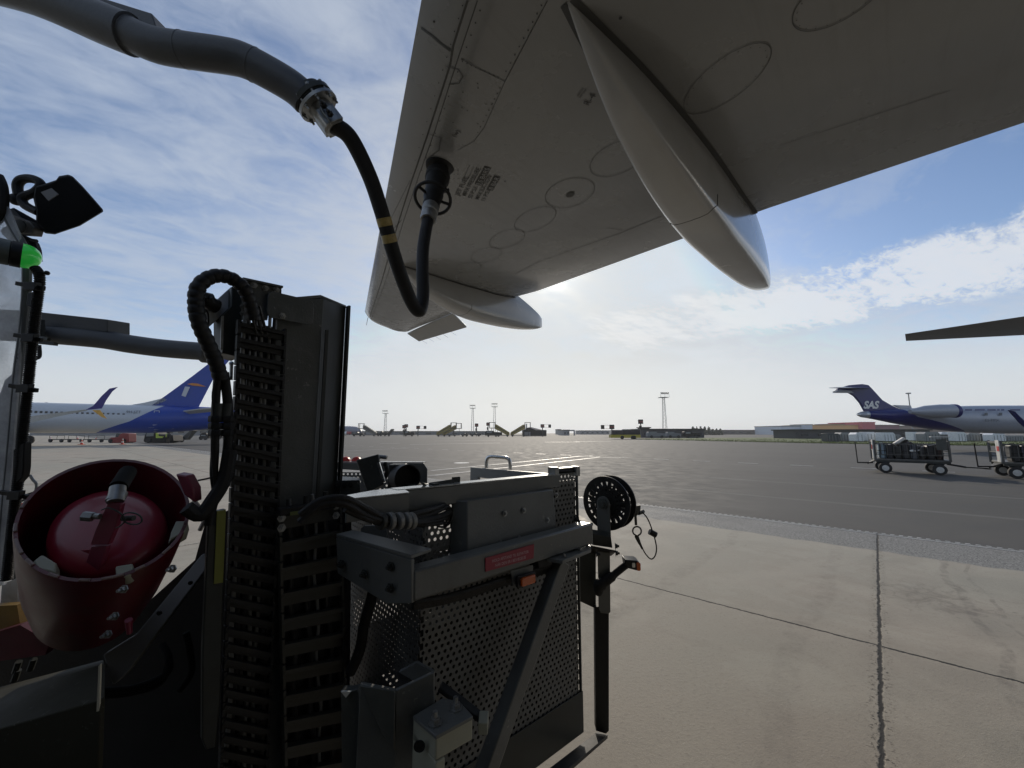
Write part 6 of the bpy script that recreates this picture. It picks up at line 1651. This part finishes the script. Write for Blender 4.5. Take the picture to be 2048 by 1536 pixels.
far_building('coloured_hall', 'low maroon hall right of the tall red hall, behind the jet tail', 'building', 1751, 1800, 850.5, 372, mat('maroon hall', (.18, .06, .09), .7), dep=40)
far_building('coloured_hall', 'brown low hall seen under the rear of the regional jet', 'building', 1800, 1960, 852, 372, mat('brown hall', (.20, .15, .12), .7), dep=40)
far_building('coloured_hall', 'small pale blue stair block between the blue and orange halls', 'building', 1612, 1626, 849.5, 374, M_BLB, dep=20)
far_building('coloured_hall', 'small orange roof storey on the orange hall', 'building', 1664, 1690, 848.6, 376, M_ORB, dep=20)
# white and grey container row on the grass edge
random.seed(11)
M_CW = mat('container white', (.7, .72, .74), .5, dirt=.2); M_CG = mat('container grey', (.22, .23, .23), .55, dirt=.3); M_CD = mat('container dark', (.05, .055, .06), .5)
row = [(1655, 1680, 867, 0), (1680, 1708, 865, 1), (1676, 1712, 868, 1), (1711, 1727, 865, 2), (1732, 1752, 864, 2), (1748, 1768, 871, 1), (1766, 1790, 865, 2), (1776, 1802, 869, 1), (1826, 1848, 864, 2), (1848, 1880, 864, 1), (1872, 1900, 869, 0), (1882, 1912, 864, 2), (1914, 1932, 864, 2), (1936, 1960, 866, 1), (1962, 1990, 868, 0), (1984, 2010, 866, 2), (2000, 2048, 871, 1)]
names = ['dark', 'grey', 'white']
for i, (a_, b_, y_, c_) in enumerate(row):
    Y = 74 + (i % 3) * 3; zt = hz(y_, Y)
    where = ['under the jet tail tip', 'left of a taller white one', 'low in front of the dark store', 'below the tall red hall', 'right of the red hall foot', 'small and low, in front of a white one', 'below the jet exhaust', 'low, in front of the brown hall', 'with bright edges under the fin', 'under the jet engine rear', 'low under the jet engine', 'above the cart mudguard', 'right of the cart post', 'left of the second cart', 'dark under the jet belly', 'nearest behind the second cart', 'at the right edge of the photo'][i]
    r_ = thing('cargo_container', f'{names[c_]} cargo container {where}', 'container', V(gx(a_, Y), Y, 0), 'cargo containers lined up beyond the grass')
    x0, x1 = gx(a_, Y), gx(b_, Y); mm = (M_CD, M_CG, M_CW)[c_]
    MB().prism([V(x0, Y, .15), V(x1, Y, .15), V(x1, Y, zt * .8), V(x1 - .35, Y, zt), V(x0 + (.35 if i % 2 else 0), Y, zt), V(x0, Y, zt * (.8 if i % 2 else 1))], V(0, 1.6, 0)).build('shell', mm, r_, bevel=.02)
    q = MB(); n_ = max(2, int((x1 - x0) / .5))
    for k in range(n_): q.box(x0 + (x1 - x0) * (k + .5) / n_ - .03, x0 + (x1 - x0) * (k + .5) / n_ + .03, Y - .04, Y - .005, .2, zt * .78)
    q.build('ribs', (M_CG, M_CD, M_CG)[c_], r_)
    MB().box(x0 + .15, x1 - .15, Y + .1, Y + 1.5, 0, .15).build('base', M_CD, r_)
# yellow bus
bs_ = thing('bus', 'yellow bus with dark windows driving on the far apron', 'bus', V(gx(1250, 106), 106, 0))
Y = 106; M_BUS = mat('bus yellow', (.42, .34, .02), .4, coat=.2); zt = hz(860, Y)
x0, x1 = gx(1222, Y), gx(1281, Y)
MB().prism([V(x0, Y, .35), V(x1, Y, .35), V(x1, Y, 1.15), V(x0, Y, 1.15)], V(0, 2.5, 0)).build('lower_body', M_BUS, bs_, bevel=.05)
MB().prism([V(x0 + .05, Y + .02, 1.15), V(x1 - .05, Y + .02, 1.15), V(x1 - .1, Y + .02, zt), V(x0 + .2, Y + .02, zt)], V(0, 2.44, 0)).build('window_band', mat('bus glass', (.025, .025, .03), .12), bs_, bevel=.04)
MB().box(x0 + 3.4, x1 - 2.4, Y + .4, Y + 2.1, zt, zt + .22).build('roof_unit', mat('roof grey', (.3, .3, .28), .5), bs_, bevel=.04)
m = MB()
for k in range(7): m.box(x0 + .1 + k * (x1 - x0 - .3) / 6.5, x0 + .22 + k * (x1 - x0 - .3) / 6.5, Y - .01, Y + .02, 1.15, zt - .1)
m.build('window_pillar', M_BLACK, bs_)
for q in (.38, .73, .79): MB().lathe(V(x0 + (x1 - x0) * q, Y - .03, .48), V(0, 1, 0), [(.38, 0), (.48, .04), (.48, .3)], 18).build('wheel', M_TYRE, bs_)
# grey trucks behind the bus
low_vehicle('service_truck', 'truck', 'pale grey truck with a slanted body behind the bus tail', 1296, 1330, 863.5, 125, B1)
low_vehicle('service_truck', 'truck', 'grey truck in front of the flat hall, right of the mast foot', 1335, 1362, 864, 128, B1)
low_vehicle('service_truck', 'truck', 'dark truck at the right end of the flat hall', 1368, 1400, 863, 130, M_BLACK)
# tree line far right behind the flat hall
tb = MB(); random.seed(5)
for i in range(1500):
    px = random.uniform(1385, 1445); Y = random.uniform(300, 330); hh = (5.5 if px < 1420 else 4) * (0.6 + .5 * math.sin(px * .4) ** 2)
    c = V(gx(px, Y), Y, random.uniform(0, hh)); s = random.uniform(.3, .9)
    a = random.random() * 6.3; u = V(math.cos(a), math.sin(a), random.uniform(-.5, .5)) * s; w = V(0, 0, s)
    tb.add([c - u, c + u, c + u * .6 + w, c - u * .7 + w * .9], [(0, 1, 2, 3)])
tag(tb.build('tree_line', mat('far foliage', (.06, .07, .05), .8), smooth=0, clean=False), 'low dark tree line on the horizon right of the flat hall', 'trees', kind='stuff')
# ------------------------------------------------------------------ baggage carts on the right
M_CS = mat('cart steel', (.085, .085, .08), .45, var=.2, scale=12, dirt=.4)
M_RIM = mat('wheel rim white', (.50, .50, .48), .5, dirt=.3)
cA = onz(1772, 946)
# the two wheel contacts give the cart's line
cdir = (onz(2035, 957.4) - onz(1772, 946)); cdir.z = 0
cdist = cdir.length; cdir.normalize()
cB = onp(1881, 950, cA, V(-cdir.y, cdir.x, 0)); cB.z = 0
cper = V(-cdir.y, cdir.x, 0)
if cper.y < 0: cper = -cper
def cart(name, lab, P0, dirn, per, full):
    """P0: ground point under the first near wheel; dirn along the cart, per away from us"""
    r_ = thing(name, lab, 'baggage cart', P0)
    Lc = (cB - cA).length
    def q(x, y, z): return P0 + dirn * x + per * y + Z3 * z
    wb = Lc
    x0, x1 = -.28 * wb / 1.6, wb + .32
    W = 1.35
    zf = .50
    m = MB(); m.prism([q(x0, 0, zf), q(x1, 0, zf), q(x1, W, zf), q(x0, W, zf)], Z3 * .07); m.build('deck', M_CS, r_, bevel=.01)
    m = MB(); 
    for y in (.02, W - .02): m.beam(q(x0, y, zf - .03), q(x1, y, zf - .03), .06, .08)
    m.build('side_beam', M_GREYD, r_)
    for x in (x0, x1):
        m = MB()
        for y in (.03, W - .03): m.beam(q(x, y, zf), q(x, y, 1.28 if x == x1 else 1.32), .05, .07)
        m.beam(q(x, 0, 1.26), q(x, W, 1.26), .05, .05); m.beam(q(x, 0, .9), q(x, W, .9), .03, .03)
        m.build('end_frame', M_CS, r_, bevel=.004)
    for y in (.02, W - .02):
        m = MB()
        m.beam(q(x0, y, 1.18), q(x1, y, 1.14), .035, .035); m.beam(q(x0, y, .74), q(x1, y, .74), .03, .03)
        n_ = 11
        for k in range(1, n_): m.beam(q(x0 + (x1 - x0) * k / n_, y, .74), q(x0 + (x1 - x0) * k / n_, y, 1.15), .02, .02)
        m.build('side_rail', M_CS, r_, smooth=0)
    for x, y in ((0, .0), (0, W), (wb, .0), (wb, W)):
        w_ = MB().lathe(q(x, y - .08, .205), per, [(.13, 0), (.20, .015), (.205, .05), (.205, .13), (.20, .165), (.13, .18)], 24).build('wheel', M_TYRE, r_)
        MB().lathe(q(x, y - .095, .205), per, [(.03, -.01), (.035, .012), (.11, .014), (.115, .025), (.115, .06)], 20).build('rim', M_RIM, w_)
        MB().prism([q(x - .16, y, .44), q(x + .16, y, .44), q(x + .05, y, .22), q(x - .05, y, .22)], per * .04).build('axle_fork', M_BLACK, r_)
    MB().prism([q(x0 + .02, .3, zf), q(x0 + .02, W - .3, zf), q(x0 - .22, W / 2, .34)], Z3 * -.05).build('drawbar_frame', M_BLACK, r_)
    return r_, q, x0, x1, W
ct, cq, cx0, cx1, cW = cart('baggage_cart', 'loaded baggage cart with dark railings and a pale pillow on its luggage', cA, cdir, cper, True)
# towing rod standing upright at the front
MB().beam(cq(cx0 - .05, cW / 2, .36), cq(cx0 - .55, cW * .3, .36), .06, .05).build('drawbar', M_BLACK, ct)
MB().cyl(cq(cx0 - .55, cW * .3, .34), cq(cx0 - .57, cW * .3, 1.22), .02, 8).build('upright_rod', M_BLACK, ct)
MB().prism([cq(cx0 - .06, .0, .56), cq(cx0 - .06, .0, 1.34), cq(cx0 - .06, .35, 1.34), cq(cx0 - .06, .35, .56)], cdir * .03).build('end_board', M_RIM, ct)
MB().prism([cq(cx0 - .075, -.01, .95), cq(cx0 - .075, -.01, 1.12), cq(cx0 - .075, .2, 1.12), cq(cx0 - .075, .2, .95)], cdir * .01).build('reflector', mat('red reflector', (.5, .02, .02), .3), ct)
MB().prism([cq(cx1 - .34, 0, .95), cq(cx1 - .05, 0, .95), cq(cx1 - .05, 0, 1.36), cq(cx1 - .34, 0, 1.36)], cper * -.02).build('document_box', M_GREY, ct)
MB().obox(cq(cx1 - .2, .1, 1.45), cdir * .26, cper * .16, Z3 * .012 + cdir * .0).build('top_shelf', M_RIM, ct, bevel=.004)
MB().tube([cq(cx1, cW / 2, .40), cq(cx1 + .5, cW / 2, .30)], .035, 8).build('tow_hitch', M_BLACK, ct)
# second cart, cut by the right edge
P2_ = cA + cdir * cdist
ct2 = copy_thing(ct, P2_, 'second loaded baggage cart, cut off by the right edge of the photo', 0.0)
ct['group'] = ct2['group'] = 'baggage carts towed on the right'
tb_ = thing('tow_bar', 'long thin tow bar linking the two baggage carts', 'tow bar', cq(cx1 + .5, cW / 2, 0))
MB().beam(cq(cx1 + .45, cW / 2, .30), P2_ + cdir * (cx0 - .28) + cper * (cW / 2) + Z3 * .28, .05, .04).build('bar', M_BLACK, tb_)
MB().lathe(P2_ + cdir * (cx0 - .25) + cper * (cW / 2) + Z3 * .27, Z3, [(.06, -.02), (.09, -.02), (.09, .02), (.06, .02)], 12, caps=False).build('ring', M_BLACK, tb_)
# luggage
random.seed(21)
bags = [('blue grey hard suitcase with cross straps at the left end of the first cart', (.22, .30, .36), .30, .34, .62, 0), ('black suitcase beside the blue grey one', (.02, .02, .025), .26, .3, .56, 0),
        ('black soft bag under the pale pillow', (.03, .03, .03), .34, .3, .50, 0), ('charcoal suitcase with a pale label', (.045, .045, .05), .28, .3, .60, 0),
        ('slate grey case in the middle of the first cart', (.10, .11, .13), .30, .3, .56, 0), ('dark rounded holdall right of the middle post', (.03, .028, .03), .40, .3, .50, 1),
        ('black case near the mudguard end', (.018, .018, .02), .30, .3, .54, 0), ('dark brown bag with a reddish tag at the right end of the first cart', (.06, .035, .03), .34, .32, .50, 1)]
def suitcase(lab, col, w, d, h, soft, base, dr_, pr_, name='suitcase'):
    r_ = thing(name, lab, 'luggage', base, 'luggage stacked on the baggage carts')
    mm = mat('luggage ' + '%02d%02d%02d' % tuple(int(99 * c) for c in col), col, .45 if not soft else .8, var=.15)
    c = base + Z3 * (h / 2)
    o = MB().obox(c, dr_ * (w / 2), pr_ * (d / 2), Z3 * (h / 2)).build('shell', mm, r_, bevel=.05 if not soft else .12)
    if soft: o.modifiers['bevel'].segments = 4
    m = MB()
    for k in (-.3, .3): m.obox(c + dr_ * (w * k), dr_ * .012, pr_ * (d / 2 + .006), Z3 * (h / 2 + .004))
    m.obox(c, dr_ * (w / 2 + .004), pr_ * (d / 2 + .008), Z3 * .012)
    m.build('straps', M_BLACK, r_)
    MB().tube(bez([c + Z3 * (h / 2) - dr_ * .07, c + Z3 * (h / 2 + .04) - dr_ * .05, c + Z3 * (h / 2 + .04) + dr_ * .05, c + Z3 * (h / 2) + dr_ * .07], 3), .010, 6).build('handle', M_BLACK, r_)
    return r_
x = cx0 + .12
for lab, col, w, d, h, soft in bags:
    k = (cx1 - cx0 - .25) / 8
    suitcase(lab, col, k * .96, .55, h, soft, cq(x + k / 2, .36, .575), cdir, cper); x += k
# the farther row and the second cart
far_labs = ['black case behind the blue grey suitcase', 'grey case behind the pale pillow', 'dark case behind the middle post of the first cart', 'black trunk behind the rounded holdall', 'dark case behind the mudguard end']
for i, lab in enumerate(far_labs):
    k = (cx1 - cx0 - .25) / 5
    suitcase(lab, random.choice([(.03, .03, .035), (.08, .085, .09), (.05, .04, .04)]), k * .9, .5, .50 + .08 * (i % 3), 0, cq(cx0 + .15 + k * (i + .5), .98, .575), cdir, cper)
for i in range(5):
    k = .26
    suitcase('%s suitcase standing in the second cart, %s from its left end' % (['black', 'violet grey', 'charcoal', 'dark blue', 'black ribbed'][i], ['first', 'second', 'third', 'fourth', 'fifth'][i]),
             [(.02, .02, .02), (.07, .06, .09), (.04, .04, .045), (.03, .035, .08), (.015, .015, .018)][i], k * .92, .55, .6, 0, P2_ + cdir * (cx0 + .35 + k * i) + cper * .36 + Z3 * .575, cdir, cper)
# pale pillow shaped bag on top
pl = thing('pillow', 'pale tilted cushion lying on top of the luggage of the first cart', 'pillow', cq(cx0 + .85, .4, 1.1), 'luggage stacked on the baggage carts')
o = MB().obox(cq(cx0 + .80, .36, 1.27), (cdir * .16 + Z3 * .13), cper * .22, (Z3 * .8 - cdir * .6) * .05).build('cushion', mat('pale cloth', (.55, .53, .5), .8), pl, bevel=.03)
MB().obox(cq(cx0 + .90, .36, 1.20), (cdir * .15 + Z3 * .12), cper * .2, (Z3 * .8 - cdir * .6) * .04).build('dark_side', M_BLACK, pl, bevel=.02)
bt = thing('white_bag', 'small white plastic bag lying low in the middle of the first cart', 'bag', cq(cx0 + 1.1, .05, .85), 'luggage stacked on the baggage carts')
MB().ball(cq(cx0 + 1.15, .10, .90), .10, 12, (1.6, .6, .5)).build('bag_body', M_WHITE, bt, smooth=1)
MB().cyl(cq(cx0 + 1.28, .10, .92), cq(cx0 + 1.34, .10, .94), .02, 8).build('knot', M_WHITE, bt)
# ------------------------------------------------------------------ thin haze over the whole field
hm = bpy.data.materials.new('haze air'); hm.use_nodes = True
t = hm.node_tree; t.nodes.clear()
pv = N(t, 'ShaderNodeVolumePrincipled'); pv.inputs['Color'].default_value = (.93, .95, .98, 1); pv.inputs['Density'].default_value = 0.00022; pv.inputs['Anisotropy'].default_value = 0.35
L(t, pv.outputs[0], N(t, 'ShaderNodeOutputMaterial').inputs['Volume'])
hz_ = MB().box(-3050, 3050, -650, 4050, -1.0, 60.0).build('haze', hm, smooth=0)
tag(hz_, 'thin pale haze lying over the whole airfield', 'haze', kind='stuff')
SC.cycles.volume_bounces = 0
